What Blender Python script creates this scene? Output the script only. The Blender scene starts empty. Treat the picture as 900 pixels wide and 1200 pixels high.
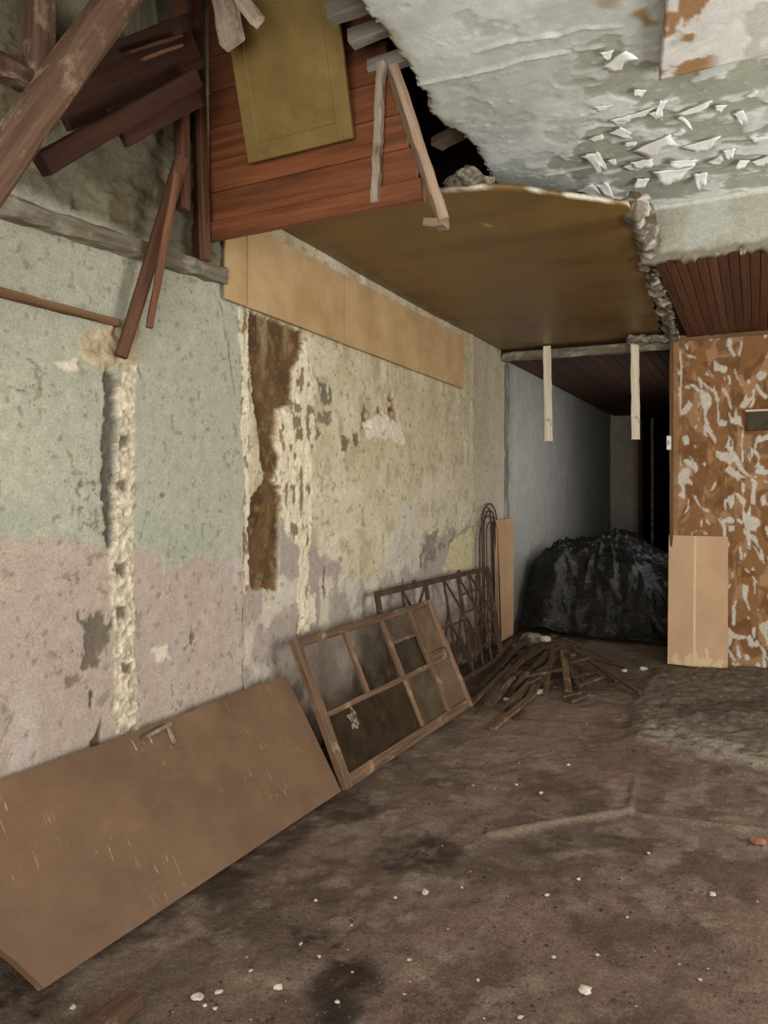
import bpy, bmesh, math, random
import numpy as np
from mathutils import Vector, Matrix, noise as mnoise

# ------------------------------------------------------------------ camera, light, exposure
scene = bpy.context.scene
COL = scene.collection
CAM_H = 1.6
F_PX = 870.0
YAW = math.atan2(436.0, F_PX)
HOR = 575.0
cam_d = bpy.data.cameras.new('camera')
cam_d.sensor_width = 36.0
cam_d.lens = F_PX / 1200.0 * 36.0
cam_d.shift_y = -25.0 / 1200.0
cam_d.clip_start = 0.05
cam = bpy.data.objects.new('camera', cam_d)
cam.location = (0, 0, CAM_H)
cam.rotation_euler = (math.pi / 2, 0, YAW)
COL.objects.link(cam)
scene.camera = cam

world = bpy.data.worlds.new('world')
scene.world = world
world.use_nodes = True
bg = world.node_tree.nodes['Background']
bg.inputs[0].default_value = (0.95, 0.97, 1.0, 1)
bg.inputs[1].default_value = 0.35

def area(name, loc, target, sx, sy, power, col):
    l = bpy.data.lights.new(name, 'AREA')
    l.shape = 'RECTANGLE'; l.size = sx; l.size_y = sy; l.energy = power; l.color = col
    o = bpy.data.objects.new(name, l)
    o.location = loc
    d = Vector(target) - Vector(loc)
    o.rotation_euler = d.to_track_quat('-Z', 'Y').to_euler()
    COL.objects.link(o)
    return o
# daylight entering through the open shop front behind the camera and a window in the right wall
area('shopfront_daylight', (0.5, -2.35, 1.55), (0.2, 4.0, 2.5), 3.4, 2.5, 245, (1.0, 0.965, 0.91))
area('side_window_daylight', (2.55, 3.4, 1.65), (-2.4, 4.9, 1.75), 2.1, 1.5, 112, (1.0, 0.97, 0.92))

area('corridor_fill_light', (-0.52, 9.0, 1.8), (-2.4, 9.6, 1.9), 2.4, 1.3, 22, (1.0, 0.985, 0.95))  # added fill light, no source seen; brightens the corridor's left wall

vs = scene.view_settings
vs.view_transform = 'Standard'
vs.look = 'None'
vs.gamma = 1.0
vs.use_curve_mapping = False
vs.exposure = 0.0

# ------------------------------------------------------------------ geometry helpers
CS, SN = math.cos(YAW), math.sin(YAW)
W = -2.4          # left wall plane
YB = 7.40         # plane of the scraped back wall
ZC = 3.35         # white ceiling
ZB = 3.08         # brown hardboard ceiling
ZS = 3.02         # plank soffit

def ray(px, py):
    r = (px - 450.0) / F_PX
    z = (HOR - py) / F_PX
    return Vector((r * CS - SN, r * SN + CS, z))      # forward depth 1
O = Vector((0, 0, CAM_H))
def on_x(px, py, X):
    d = ray(px, py); return O + d * (X / d.x)
def on_y(px, py, Y):
    d = ray(px, py); return O + d * (Y / d.y)
def on_z(px, py, Z):
    d = ray(px, py); return O + d * ((Z - CAM_H) / d.z)
def wall(px, py):
    p = on_x(px, py, W); return (p.y, p.z)

def srgb(r, g, b):
    f = lambda c: (c / 255 / 12.92) if c / 255 <= 0.04045 else (((c / 255) + 0.055) / 1.055) ** 2.4
    return (f(r), f(g), f(b))
def S(r, g, b):
    return np.array(srgb(r, g, b))

def _hash(ix, iy, seed):
    n = (ix.astype(np.int64) * 374761393 + iy.astype(np.int64) * 668265263 + seed * 1274126177) & 0xffffffff
    n = ((n ^ (n >> 13)) * 1274126177) & 0xffffffff
    n = n ^ (n >> 16)
    return (n & 0xffffff).astype(np.float64) / 0xffffff
def vn(x, y, seed=0):
    xi = np.floor(x); yi = np.floor(y)
    fx = x - xi; fy = y - yi
    fx = fx * fx * (3 - 2 * fx); fy = fy * fy * (3 - 2 * fy)
    a = _hash(xi, yi, seed); b = _hash(xi + 1, yi, seed)
    c = _hash(xi, yi + 1, seed); d = _hash(xi + 1, yi + 1, seed)
    return (a + (b - a) * fx) * (1 - fy) + (c + (d - c) * fx) * fy
def fbm(x, y, seed=0, oct=4, gain=0.5):
    s = 0; a = 1; t = 0
    for i in range(oct):
        s = s + a * vn(x * 2 ** i + 17.3 * i, y * 2 ** i - 9.1 * i, seed + i * 31)
        t += a; a *= gain
    return s / t                                       # 0..1
def sst(e0, e1, x):
    t = np.clip((x - e0) / (e1 - e0), 0, 1); return t * t * (3 - 2 * t)
def poly_sd(U, V, poly):
    d = np.full(U.shape, 1e9); inside = np.zeros(U.shape, bool)
    n = len(poly)
    for i in range(n):
        ax, ay = poly[i]; bx, by = poly[(i + 1) % n]
        ex, ey = bx - ax, by - ay
        t = np.clip(((U - ax) * ex + (V - ay) * ey) / (ex * ex + ey * ey + 1e-12), 0, 1)
        d = np.minimum(d, np.hypot(U - ax - t * ex, V - ay - t * ey))
        if ey != 0:
            c = ((ay > V) != (by > V)) & (U < (bx - ax) * (V - ay) / ey + ax)
            inside ^= c
    return np.where(inside, -d, d)
def line_d(U, V, pts):
    d = np.full(U.shape, 1e9)
    for (ax, ay), (bx, by) in zip(pts[:-1], pts[1:]):
        ex, ey = bx - ax, by - ay
        t = np.clip(((U - ax) * ex + (V - ay) * ey) / (ex * ex + ey * ey + 1e-12), 0, 1)
        d = np.minimum(d, np.hypot(U - ax - t * ex, V - ay - t * ey))
    return d
def mixc(C, col, m):
    return C * (1 - m[..., None]) + col * m[..., None]

def world_of(o):
    w = o.matrix_basis.copy()
    if o.parent is not None:
        w = world_of(o.parent) @ o.matrix_parent_inverse @ w
    return w
def link(o, parent=None):
    COL.objects.link(o)
    if parent is not None:
        o.parent = parent
        o.matrix_parent_inverse = world_of(parent).inverted()
    return o
def new_obj(name, verts, faces, mat, parent=None, smooth=False, col=None, matrix=None):
    me = bpy.data.meshes.new(name)
    me.from_pydata([tuple(v) for v in verts], [], faces)
    if smooth:
        me.polygons.foreach_set('use_smooth', [True] * len(me.polygons))
    if col is not None:
        at = me.color_attributes.new('Col', 'FLOAT_COLOR', 'POINT')
        c = np.ones((len(verts), 4), np.float32); c[:, :3] = col
        at.data.foreach_set('color', c.ravel())
    me.materials.append(mat)
    me.update()
    o = bpy.data.objects.new(name, me)
    if matrix is not None:
        o.matrix_basis = matrix
    return link(o, parent)
def grid_obj(name, P, colr, mat, keep=None, parent=None, smooth=True, flip=False):
    n, m = P.shape[:2]
    idx = np.arange(n * m).reshape(n, m)
    a, b, c, d = idx[:-1, :-1], idx[1:, :-1], idx[1:, 1:], idx[:-1, 1:]
    q = np.stack([a, d, c, b] if flip else [a, b, c, d], -1).reshape(-1, 4)
    if keep is not None:
        q = q[keep.ravel()]
    me = bpy.data.meshes.new(name)
    used = np.unique(q); rem = np.full(n * m, -1); rem[used] = np.arange(len(used)); q = rem[q]
    V = P.reshape(-1, 3)[used]; Cc = colr.reshape(-1, 3)[used]
    me.vertices.add(len(V)); me.vertices.foreach_set('co', V.astype(np.float32).ravel())
    me.loops.add(q.size); me.loops.foreach_set('vertex_index', q.astype(np.int32).ravel())
    me.polygons.add(len(q)); me.polygons.foreach_set('loop_start', np.arange(0, q.size, 4, dtype=np.int32))
    me.polygons.foreach_set('use_smooth', np.full(len(q), smooth))
    at = me.color_attributes.new('Col', 'FLOAT_COLOR', 'POINT')
    c4 = np.ones((len(V), 4), np.float32); c4[:, :3] = np.clip(Cc, 0, 1)
    at.data.foreach_set('color', c4.ravel())
    me.materials.append(mat)
    me.update(calc_edges=True); me.validate()
    o = bpy.data.objects.new(name, me)
    return link(o, parent)
def lines(segs):
    out = []
    for a, b, s in segs:
        n = max(1, int(round((b - a) / s)))
        out.append(np.linspace(a, b, n, endpoint=False))
    out.append(np.array([segs[-1][1]]))
    return np.concatenate(out)
def struct(o):
    o['kind'] = 'structure'; return o
def tag(o, label, cat, group=None):
    o['label'] = label; o['category'] = cat
    if group: o['group'] = group
    return o
def empty(name, loc, label, cat, group=None):
    o = bpy.data.objects.new(name, None)
    o.empty_display_size = 0.05
    o.location = loc
    COL.objects.link(o)
    return tag(o, label, cat, group)

def frame_matrix(p0, p1, nrm):
    x = (Vector(p1) - Vector(p0)).normalized()
    z = Vector(nrm) - x * Vector(nrm).dot(x)
    if z.length < 1e-5: z = x.orthogonal()
    z.normalize(); y = z.cross(x)
    M = Matrix((x, y, z)).transposed().to_4x4()
    M.translation = Vector(p0)
    return M
def beam_mesh(L, w, t, seg=5, jit=0.002, seed=0, rag=0.0, taper=1.0, bow=0.0):
    rnd = random.Random(seed)
    c = min(w, t) * 0.13
    prof = [(-w/2+c, -t/2), (w/2-c, -t/2), (w/2, -t/2+c), (w/2, t/2-c), (w/2-c, t/2), (-w/2+c, t/2), (-w/2, t/2-c), (-w/2, -t/2+c)]
    V = []; Fc = []
    for i in range(seg + 1):
        f = i / seg
        k = 1 + (taper - 1) * f
        for j, (a, b) in enumerate(prof):
            x = L * f
            if i == seg or i == 0: x += rnd.uniform(-rag, rag)
            V.append((x, a * k + rnd.uniform(-jit, jit), b * k + rnd.uniform(-jit, jit) + bow * math.sin(math.pi * f)))
    for i in range(seg):
        for j in range(8):
            j2 = (j + 1) % 8
            Fc.append((i*8+j, (i+1)*8+j, (i+1)*8+j2, i*8+j2))
    Fc.append(tuple(range(0, 8)))
    Fc.append(tuple(reversed(range(seg*8, seg*8+8))))
    return V, [tuple(reversed(f)) for f in Fc]
_seed = [100]
def beam(name, p0, p1, w, t, nrm, mat, parent=None, **kw):
    """squared timber from p0 to p1, width w across, thickness t along nrm"""
    _seed[0] += 1
    kw.setdefault('seed', _seed[0])
    L = (Vector(p1) - Vector(p0)).length
    V, Fc = beam_mesh(L, w, t, **kw)
    return new_obj(name, V, Fc, mat, parent, matrix=frame_matrix(p0, p1, nrm))
def tube_mesh(pts, r, n=8):
    pts = [Vector(p) for p in pts]; V = []; Fc = []
    prev = None
    for i, p in enumerate(pts):
        d = (pts[min(i+1, len(pts)-1)] - pts[max(i-1, 0)]).normalized()
        if prev is None:
            a = d.orthogonal().normalized()
        else:
            a = prev - d * prev.dot(d)
            a = a.normalized() if a.length > 1e-6 else d.orthogonal().normalized()
        prev = a
        b = d.cross(a)
        rr = r[i] if isinstance(r, (list, tuple)) else r
        for k in range(n):
            an = 2 * math.pi * k / n
            V.append(p + (a * math.cos(an) + b * math.sin(an)) * rr)
    for i in range(len(pts) - 1):
        for k in range(n):
            k2 = (k + 1) % n
            Fc.append((i*n+k, i*n+k2, (i+1)*n+k2, (i+1)*n+k))
    Fc.append(tuple(reversed(range(n)))); Fc.append(tuple(range((len(pts)-1)*n, len(pts)*n)))
    return V, Fc
def rock(name, loc, r, mat, seed, parent=None, sub=2, flat=0.6):
    bm = bmesh.new()
    bmesh.ops.create_icosphere(bm, subdivisions=sub, radius=1)
    rnd = random.Random(seed)
    off = Vector((rnd.uniform(0, 50), rnd.uniform(0, 50), rnd.uniform(0, 50)))
    sx, sy = rnd.uniform(0.7, 1.3), rnd.uniform(0.6, 1.1)
    for v in bm.verts:
        k = 1 + 0.55 * mnoise.noise(v.co * 1.3 + off) + 0.18 * mnoise.noise(v.co * 4 + off)
        v.co = Vector((v.co.x * sx, v.co.y * sy, max(v.co.z, -0.75) * flat)) * (r * k)
    zmin = min(v.co.z for v in bm.verts)
    me = bpy.data.meshes.new(name); bm.to_mesh(me); bm.free()
    me.materials.append(mat)
    o = bpy.data.objects.new(name, me)
    o.matrix_basis = Matrix.Translation(Vector(loc) + Vector((0, 0, -zmin - 0.15 * r * flat))) @ Matrix.Rotation(rnd.uniform(0, 6.28), 4, 'Z')
    return link(o, parent)

# ------------------------------------------------------------------ materials
def base_mat(name, rough=0.9, spec=0.2):
    m = bpy.data.materials.new(name); m.use_nodes = True
    nt = m.node_tree; b = nt.nodes['Principled BSDF']
    b.inputs['Roughness'].default_value = rough
    b.inputs['Specular IOR Level'].default_value = spec
    return m, nt, b
def N(nt, t, **kw):
    n = nt.nodes.new(t)
    for k, v in kw.items():
        setattr(n, k, v)
    return n
def noise_node(nt, vec, scale, detail=5, rough=0.6):
    n = N(nt, 'ShaderNodeTexNoise')
    n.inputs['Scale'].default_value = scale; n.inputs['Detail'].default_value = detail
    n.inputs['Roughness'].default_value = rough
    nt.links.new(vec, n.inputs['Vector'])
    return n.outputs['Fac']
def ramp(nt, fac, stops):
    r = N(nt, 'ShaderNodeValToRGB')
    el = r.color_ramp.elements
    el[0].position = stops[0][0]; el[0].color = (*stops[0][1], 1)
    el[1].position = stops[-1][0]; el[1].color = (*stops[-1][1], 1)
    for p, c in stops[1:-1]:
        e = el.new(p); e.color = (*c, 1)
    nt.links.new(fac, r.inputs[0])
    return r.outputs[0]
def mixn(nt, a, b, fac, mode='MIX'):
    n = N(nt, 'ShaderNodeMix', data_type='RGBA', blend_type=mode)
    if isinstance(fac, (int, float)): n.inputs[0].default_value = fac
    else: nt.links.new(fac, n.inputs[0])
    for i, v in ((6, a), (7, b)):
        if isinstance(v, tuple): n.inputs[i].default_value = (*v, 1)
        else: nt.links.new(v, n.inputs[i])
    return n.outputs[2]
def bump(nt, b, h, strength, dist):
    n = N(nt, 'ShaderNodeBump')
    n.inputs['Strength'].default_value = strength; n.inputs['Distance'].default_value = dist
    nt.links.new(h, n.inputs['Height']); nt.links.new(n.outputs[0], b.inputs['Normal'])
def coords(nt, out='Object', scale=(1, 1, 1)):
    tc = N(nt, 'ShaderNodeTexCoord'); mp = N(nt, 'ShaderNodeMapping')
    mp.inputs['Scale'].default_value = scale
    nt.links.new(tc.outputs[out], mp.inputs['Vector'])
    return mp.outputs[0]
def attr_mat(name, rough=0.92, spec=0.15, lo=0.72, hi=1.22, scale=60, bstr=0.5, bdist=0.006, chips=0.0, dark=(0.5, 0.46, 0.4), fine=0.5):
    m, nt, b = base_mat(name, rough, spec)
    a = N(nt, 'ShaderNodeAttribute', attribute_name='Col')
    v = coords(nt)
    n1 = noise_node(nt, v, scale, 8, 0.75)
    n2 = noise_node(nt, v, scale * 0.2, 8, 0.7)
    n3 = noise_node(nt, v, scale * 3.2, 4, 0.6)
    c = mixn(nt, a.outputs['Color'], ramp(nt, n1, [(0.32, (lo,) * 3), (0.68, (hi,) * 3)]), 1.0, 'MULTIPLY')
    c = mixn(nt, c, ramp(nt, n2, [(0.32, (0.86,) * 3), (0.68, (1.12,) * 3)]), 1.0, 'MULTIPLY')
    c = mixn(nt, c, ramp(nt, n3, [(0.3, (1 - 0.45 * fine,) * 3), (0.7, (1 + 0.4 * fine,) * 3)]), 1.0, 'MULTIPLY')
    if chips:
        n4 = noise_node(nt, coords(nt, 'Object', (1, 1, 0.95)), 26, 8, 0.75)
        n5 = noise_node(nt, v, 1.7, 3, 0.5)
        ad = N(nt, 'ShaderNodeMath', operation='MULTIPLY_ADD'); ad.inputs[1].default_value = 0.55
        nt.links.new(n5, ad.inputs[0]); nt.links.new(n4, ad.inputs[2])
        k = ramp(nt, ad.outputs[0], [(0.955, (0, 0, 0)), (0.975, (chips,) * 3)])
        c = mixn(nt, c, mixn(nt, c, dark, 1.0, 'MULTIPLY'), k)
        k2 = ramp(nt, ad.outputs[0], [(0.56, (chips * 0.7,) * 3), (0.60, (0, 0, 0))])
        c = mixn(nt, c, mixn(nt, c, (1.28, 1.26, 1.2), 1.0, 'MULTIPLY'), k2)
    nt.links.new(c, b.inputs['Base Color'])
    bump(nt, b, n1, bstr, bdist)
    return m
def wood_mat(name, c1, c2, rough=0.75, spec=0.25, dust=None, dust_amt=0.55, grain=(1.2, 26, 26), bstr=0.35):
    """grain runs along local X"""
    m, nt, b = base_mat(name, rough, spec)
    v = coords(nt, 'Object', grain)
    oi = N(nt, 'ShaderNodeObjectInfo')
    ad = N(nt, 'ShaderNodeVectorMath', operation='ADD')
    sc = N(nt, 'ShaderNodeVectorMath', operation='SCALE'); sc.inputs['Scale'].default_value = 40
    nt.links.new(oi.outputs['Random'], sc.inputs[0])
    nt.links.new(v, ad.inputs[0]); nt.links.new(sc.outputs[0], ad.inputs[1])
    n1 = noise_node(nt, ad.outputs[0], 1.6, 6, 0.65)
    c = ramp(nt, n1, [(0.3, c1), (0.7, c2)])
    hv = N(nt, 'ShaderNodeMath', operation='MULTIPLY_ADD'); hv.inputs[1].default_value = 0.5; hv.inputs[2].default_value = 0.75
    nt.links.new(oi.outputs['Random'], hv.inputs[0])
    c = mixn(nt, c, hv.outputs[0], 1.0, 'MULTIPLY')
    if dust is not None:
        v2 = coords(nt, 'Object', (5, 9, 9))
        n2 = noise_node(nt, v2, 1.5, 6, 0.7)
        c = mixn(nt, c, dust, ramp(nt, n2, [(0.72 - dust_amt * 0.4, (0, 0, 0)), (0.80 - dust_amt * 0.2, (1, 1, 1))]))
    nt.links.new(c, b.inputs['Base Color'])
    bump(nt, b, n1, bstr, 0.004)
    return m
def noise_mat(name, stops, scale=8, rough=0.9, spec=0.2, bstr=0.4, bdist=0.005, metallic=0.0, vec='Object', vscale=(1, 1, 1)):
    m, nt, b = base_mat(name, rough, spec)
    v = coords(nt, vec, vscale)
    n1 = noise_node(nt, v, scale, 6, 0.65)
    nt.links.new(ramp(nt, n1, stops), b.inputs['Base Color'])
    b.inputs['Metallic'].default_value = metallic
    n2 = noise_node(nt, v, scale * 5, 4, 0.6)
    bump(nt, b, n2, bstr, bdist)
    return m

M_wall = attr_mat('plaster_wall', lo=0.76, hi=1.2, scale=90, bstr=0.5, bdist=0.003, chips=0.9)
M_floor = attr_mat('dirt_floor', rough=0.85, spec=0.2, lo=0.55, hi=1.4, scale=80, bstr=0.9, bdist=0.008, chips=0.8, fine=1.0)
M_ceil = attr_mat('ceiling_paint', rough=0.75, spec=0.25, lo=0.9, hi=1.08, scale=60, bstr=0.25, bdist=0.002, chips=0.6, dark=(0.72, 0.72, 0.66), fine=0.25)
M_back = attr_mat('scraped_wall', rough=0.8, spec=0.2, lo=0.75, hi=1.2, scale=80, bstr=0.3, bdist=0.003)
M_corr = attr_mat('corridor_wall', lo=0.9, hi=1.1, scale=40, bstr=0.2, bdist=0.003, chips=0.4)
M_shell = noise_mat('bare_plaster', [(0.3, srgb(150, 142, 128)), (0.7, srgb(178, 170, 156))], 3)
M_dark = noise_mat('loft_timber_dark', [(0.3, srgb(28, 20, 14)), (0.7, srgb(45, 33, 24))], 4)
M_red = wood_mat('red_brown_timber', srgb(80, 52, 37), srgb(122, 84, 62), 0.7)
M_reddark = wood_mat('dark_red_timber', srgb(46, 27, 19), srgb(72, 43, 32), 0.7)
M_dusty = wood_mat('dusty_timber', srgb(72, 52, 41), srgb(110, 84, 68), 0.85, dust=srgb(150, 128, 106), dust_amt=0.5)
M_grey_timber = wood_mat('grey_timber', srgb(92, 84, 70), srgb(136, 126, 108), 0.9, dust=srgb(160, 154, 138))
M_brown_batten = wood_mat('brown_batten', srgb(92, 68, 44), srgb(134, 104, 72), 0.85)
M_plank = wood_mat('panel_plank', srgb(84, 48, 29), srgb(136, 82, 52), 0.55, spec=0.35, grain=(1.0, 16, 16))
M_soffit = wood_mat('soffit_plank', srgb(72, 42, 28), srgb(108, 66, 46), 0.6, spec=0.3)
M_corrplank = wood_mat('corridor_plank', srgb(46, 29, 20), srgb(72, 46, 32), 0.8)
M_whitewood = wood_mat('white_painted_wood', srgb(196, 184, 158), srgb(232, 222, 200), 0.85, dust=srgb(130, 112, 88), dust_amt=0.28)
M_dullwhite = wood_mat('dull_whitewashed_wood', srgb(146, 130, 112), srgb(190, 174, 154), 0.9, dust=srgb(112, 90, 74), dust_amt=0.45)
M_greyblock = wood_mat('grey_joist_end', srgb(96, 92, 85), srgb(138, 132, 122), 0.9)
M_lightedge = wood_mat('light_edge_wood', srgb(116, 96, 80), srgb(158, 136, 116), 0.8)
M_stick = wood_mat('old_lath', srgb(58, 44, 34), srgb(108, 86, 68), 0.9, dust=srgb(132, 114, 96), dust_amt=0.35)
M_oldframe = wood_mat('weathered_frame', srgb(84, 64, 48), srgb(138, 110, 86), 0.88, dust=srgb(160, 136, 112), dust_amt=0.42)
M_iron = noise_mat('rusty_iron', [(0.3, srgb(58, 42, 34)), (0.7, srgb(98, 76, 62))], 18, 0.8, 0.3, metallic=0.15)
M_olivedoor = noise_mat('olive_door_paint', [(0.3, srgb(112, 92, 50)), (0.7, srgb(142, 118, 70))], 5, 0.5, 0.35, bstr=0.15)
M_card = noise_mat('brown_board', [(0.3, srgb(168, 132, 96)), (0.7, srgb(194, 158, 122))], 2.5, 0.75, 0.25, bstr=0.1)
M_rubble = noise_mat('rubble', [(0.32, srgb(92, 84, 72)), (0.5, srgb(140, 132, 116)), (0.7, srgb(196, 190, 174))], 30, 0.95, 0.1, bstr=0.9, bdist=0.02)
M_chip = noise_mat('white_plaster_chip', [(0.3, srgb(166, 154, 138)), (0.7, srgb(220, 212, 198))], 60)
M_flake = noise_mat('paint_flake', [(0.3, srgb(222, 224, 218)), (0.7, srgb(246, 247, 243))], 14, 0.7, bstr=0.15)
M_steel = noise_mat('tarnished_steel', [(0.3, srgb(120, 108, 92)), (0.7, srgb(176, 164, 144))], 30, 0.45, 0.5, metallic=0.6)
M_blackhole = noise_mat('dark_interior', [(0.3, srgb(12, 11, 10)), (0.7, srgb(20, 18, 16))], 5)  # near-black: the unlit doorway's darkness is put into the wall colour

# ------------------------------------------------------------------ LEFT WALL (layered, flaking plaster; relief is real)
Yl = lines([(-2.5, 1.2, 0.2), (1.2, 1.6, 0.02), (1.6, 4.2, 0.008), (4.2, 7.70, 0.013)])
Zl = lines([(0, 0.4, 0.03), (0.4, 3.3, 0.0085), (3.3, 3.6, 0.02), (3.6, 4.8, 0.06)])
U, V = np.meshgrid(Yl, Zl, indexing='ij')
wx = (fbm(U * 9, V * 9, 5) - 0.5); wy = (fbm(U * 9, V * 9, 15) - 0.5)
wf = (fbm(U * 40, V * 40, 25, 3) - 0.5)
def wpoly(px): return [wall(*p) for p in px]
def wmask(px, amp=0.05, soft=0.008, fine=0.02, off=0.0):
    sd = poly_sd(U + wx * amp, V + wy * amp, wpoly(px)) + wf * fine + off
    return 1 - sst(-soft, soft, sd)
z6 = lambda L: [(240 + x / 2.368, 260 + y / 2.368) for x, y in L]
z7 = lambda L: [(x / 2.223, 380 + y / 2.223) for x, y in L]
big = fbm(U * 1.1, V * 1.1, 41, 5)
mid = fbm(U * 4, V * 4, 51, 5)
green = S(177, 177, 159) * (0.86 + 0.28 * big)[..., None]
pink = S(184, 168, 155) * (0.88 + 0.24 * big)[..., None]
cream = S(204, 195, 168) * (0.86 + 0.28 * mid)[..., None]
Hh = (mid - 0.5) * 0.008 + (fbm(U * 14, V * 14, 61, 4) - 0.5) * 0.003
# paint boundary on the left third
bpts = wpoly(z7([(-900, 640), (-300, 590), (0, 572), (100, 556), (200, 566), (280, 582), (350, 580), (420, 600), (430, 648), (520, 612), (632, 612)]))
bu = np.array([p[0] for p in bpts]); bv = np.array([p[1] for p in bpts])
vb = np.interp(U, bu, bv)
low = 1 - sst(-0.012, 0.012, V - vb + wx * 0.06 + wf * 0.03)
C = green.copy()
band = np.exp(-((V - vb - 0.09) / 0.06) ** 2) * sst(0.42, 0.6, mid) * 0.75
C = mixc(C, S(162, 166, 152), band)
C = mixc(C, pink, low)
C = mixc(C, S(196, 186, 180), low * sst(0.55, 0.75, fbm(U * 6, V * 1.5, 71)) * 0.5)
C = mixc(C, S(174, 158, 150), low * sst(0.5, 0.72, fbm(U * 8, V * 0.9, 72)) * 0.5)
Hh += (1 - low) * 0.004
# cream plaster of the middle bay, grey-pink below an irregular edge
u285 = wall(287, 500)[0]
bay = sst(-0.01, 0.01, U - u285 + wf * 0.02)
C = mixc(C, cream, bay)
C = mixc(C, S(216, 208, 188), bay * sst(0.42, 0.7, fbm(U * 5, V * 5, 81, 6)) * 0.65)
C = mixc(C, S(190, 176, 140), bay * sst(0.4, 0.7, fbm(U * 2.6, V * 2.6, 83, 6)) * 0.6)
C = mixc(C, S(166, 156, 130), bay * sst(0.54, 0.68, fbm(U * 13, V * 9, 85, 5)) * 0.6)
b2 = wpoly(z6([(100, 820), (230, 840), (290, 880), (350, 940), (430, 1000), (490, 960), (530, 920), (555, 860), (600, 900), (640, 870), (700, 850), (750, 840), (840, 820)]))
vb2 = np.interp(U, [p[0] for p in b2], [p[1] for p in b2])
low2 = (1 - sst(-0.014, 0.014, V - vb2 + wx * 0.22 + wf * 0.05)) * bay
C = mixc(C, S(172, 160, 150) * (0.86 + 0.26 * mid)[..., None], low2)
C = mixc(C, S(206, 198, 180), low2 * sst(0.56, 0.66, fbm(U * 5, V * 4, 87)) * 0.8)
C = mixc(C, S(212, 200, 156), wmask(z6([(660, 965), (690, 880), (745, 850), (765, 975)]), 0.08) * 0.9)
C = mixc(C, S(202, 196, 180), wmask(z6([(540, 790), (590, 770), (600, 900), (560, 960), (480, 985), (520, 920)]), 0.1) * 0.8)
Hh -= low2 * 0.006
# greyer strip by the corridor corner with a crack
m = sst(-0.008, 0.008, U - wall(556, 500)[0] + wx * 0.05)
C = mixc(C, S(178, 168, 148) * (0.85 + 0.3 * mid)[..., None], m * 0.85)
cr = 1 - sst(0.004, 0.016, np.abs(U - wall(555, 500)[0] + wx * 0.06))
C = mixc(C, S(120, 110, 92), cr * 0.7); Hh -= cr * 0.012
Hh -= m * 0.008
# white chipped plaster bands
wb1 = wmask([(279, 358), (291, 362), (293, 470), (290, 560), (294, 690), (286, 700), (285, 560), (282, 480)], 0.05)
wb2 = wmask(z6([(250, 330), (275, 320), (300, 470), (310, 600), (290, 640), (300, 860), (285, 1000), (300, 1137), (262, 1137), (262, 900), (215, 830), (208, 760), (190, 700), (190, 620), (205, 510), (235, 520)]), 0.09, fine=0.05)
wb3 = wmask(z6([(275, 325), (370, 365), (350, 420), (310, 440), (300, 520), (270, 420)]), 0.1)
C = mixc(C, S(222, 212, 186) * (0.86 + 0.28 * mid)[..., None], np.clip(wb1 + wb2 + wb3 * 0.6, 0, 1))
Hh += (wb1 + wb2) * (fbm(U * 30, V * 22, 91, 3) - 0.4) * 0.018
chipm = np.clip(wb2 + wb1, 0, 1) * sst(0.58, 0.64, fbm(U * 26, V * 13, 93, 4))
C = mixc(C, S(120, 98, 64), chipm * 0.85)
# exposed brown earth/brick core
br = wmask(z6([(122, 250), (272, 305), (268, 345), (242, 420), (240, 500), (200, 520), (190, 600), (210, 660), (190, 720), (215, 765), (205, 860), (205, 1020), (135, 1015), (120, 850), (128, 765), (162, 720), (150, 620), (135, 480), (122, 380)]), 0.045, 0.006, 0.03)
brick = fbm(U * 11, V * 8, 95, 4)
C = mixc(C, S(102, 78, 54) * (0.45 + 1.0 * brick)[..., None], br)
C = mixc(C, S(140, 110, 76), br * sst(0.6, 0.72, fbm(U * 16, V * 16, 97)) * 0.6)
Hh -= br * (0.026 + 0.022 * (brick - 0.5) + 0.015 * (fbm(U * 30, V * 22, 98, 3) - 0.5))
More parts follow.
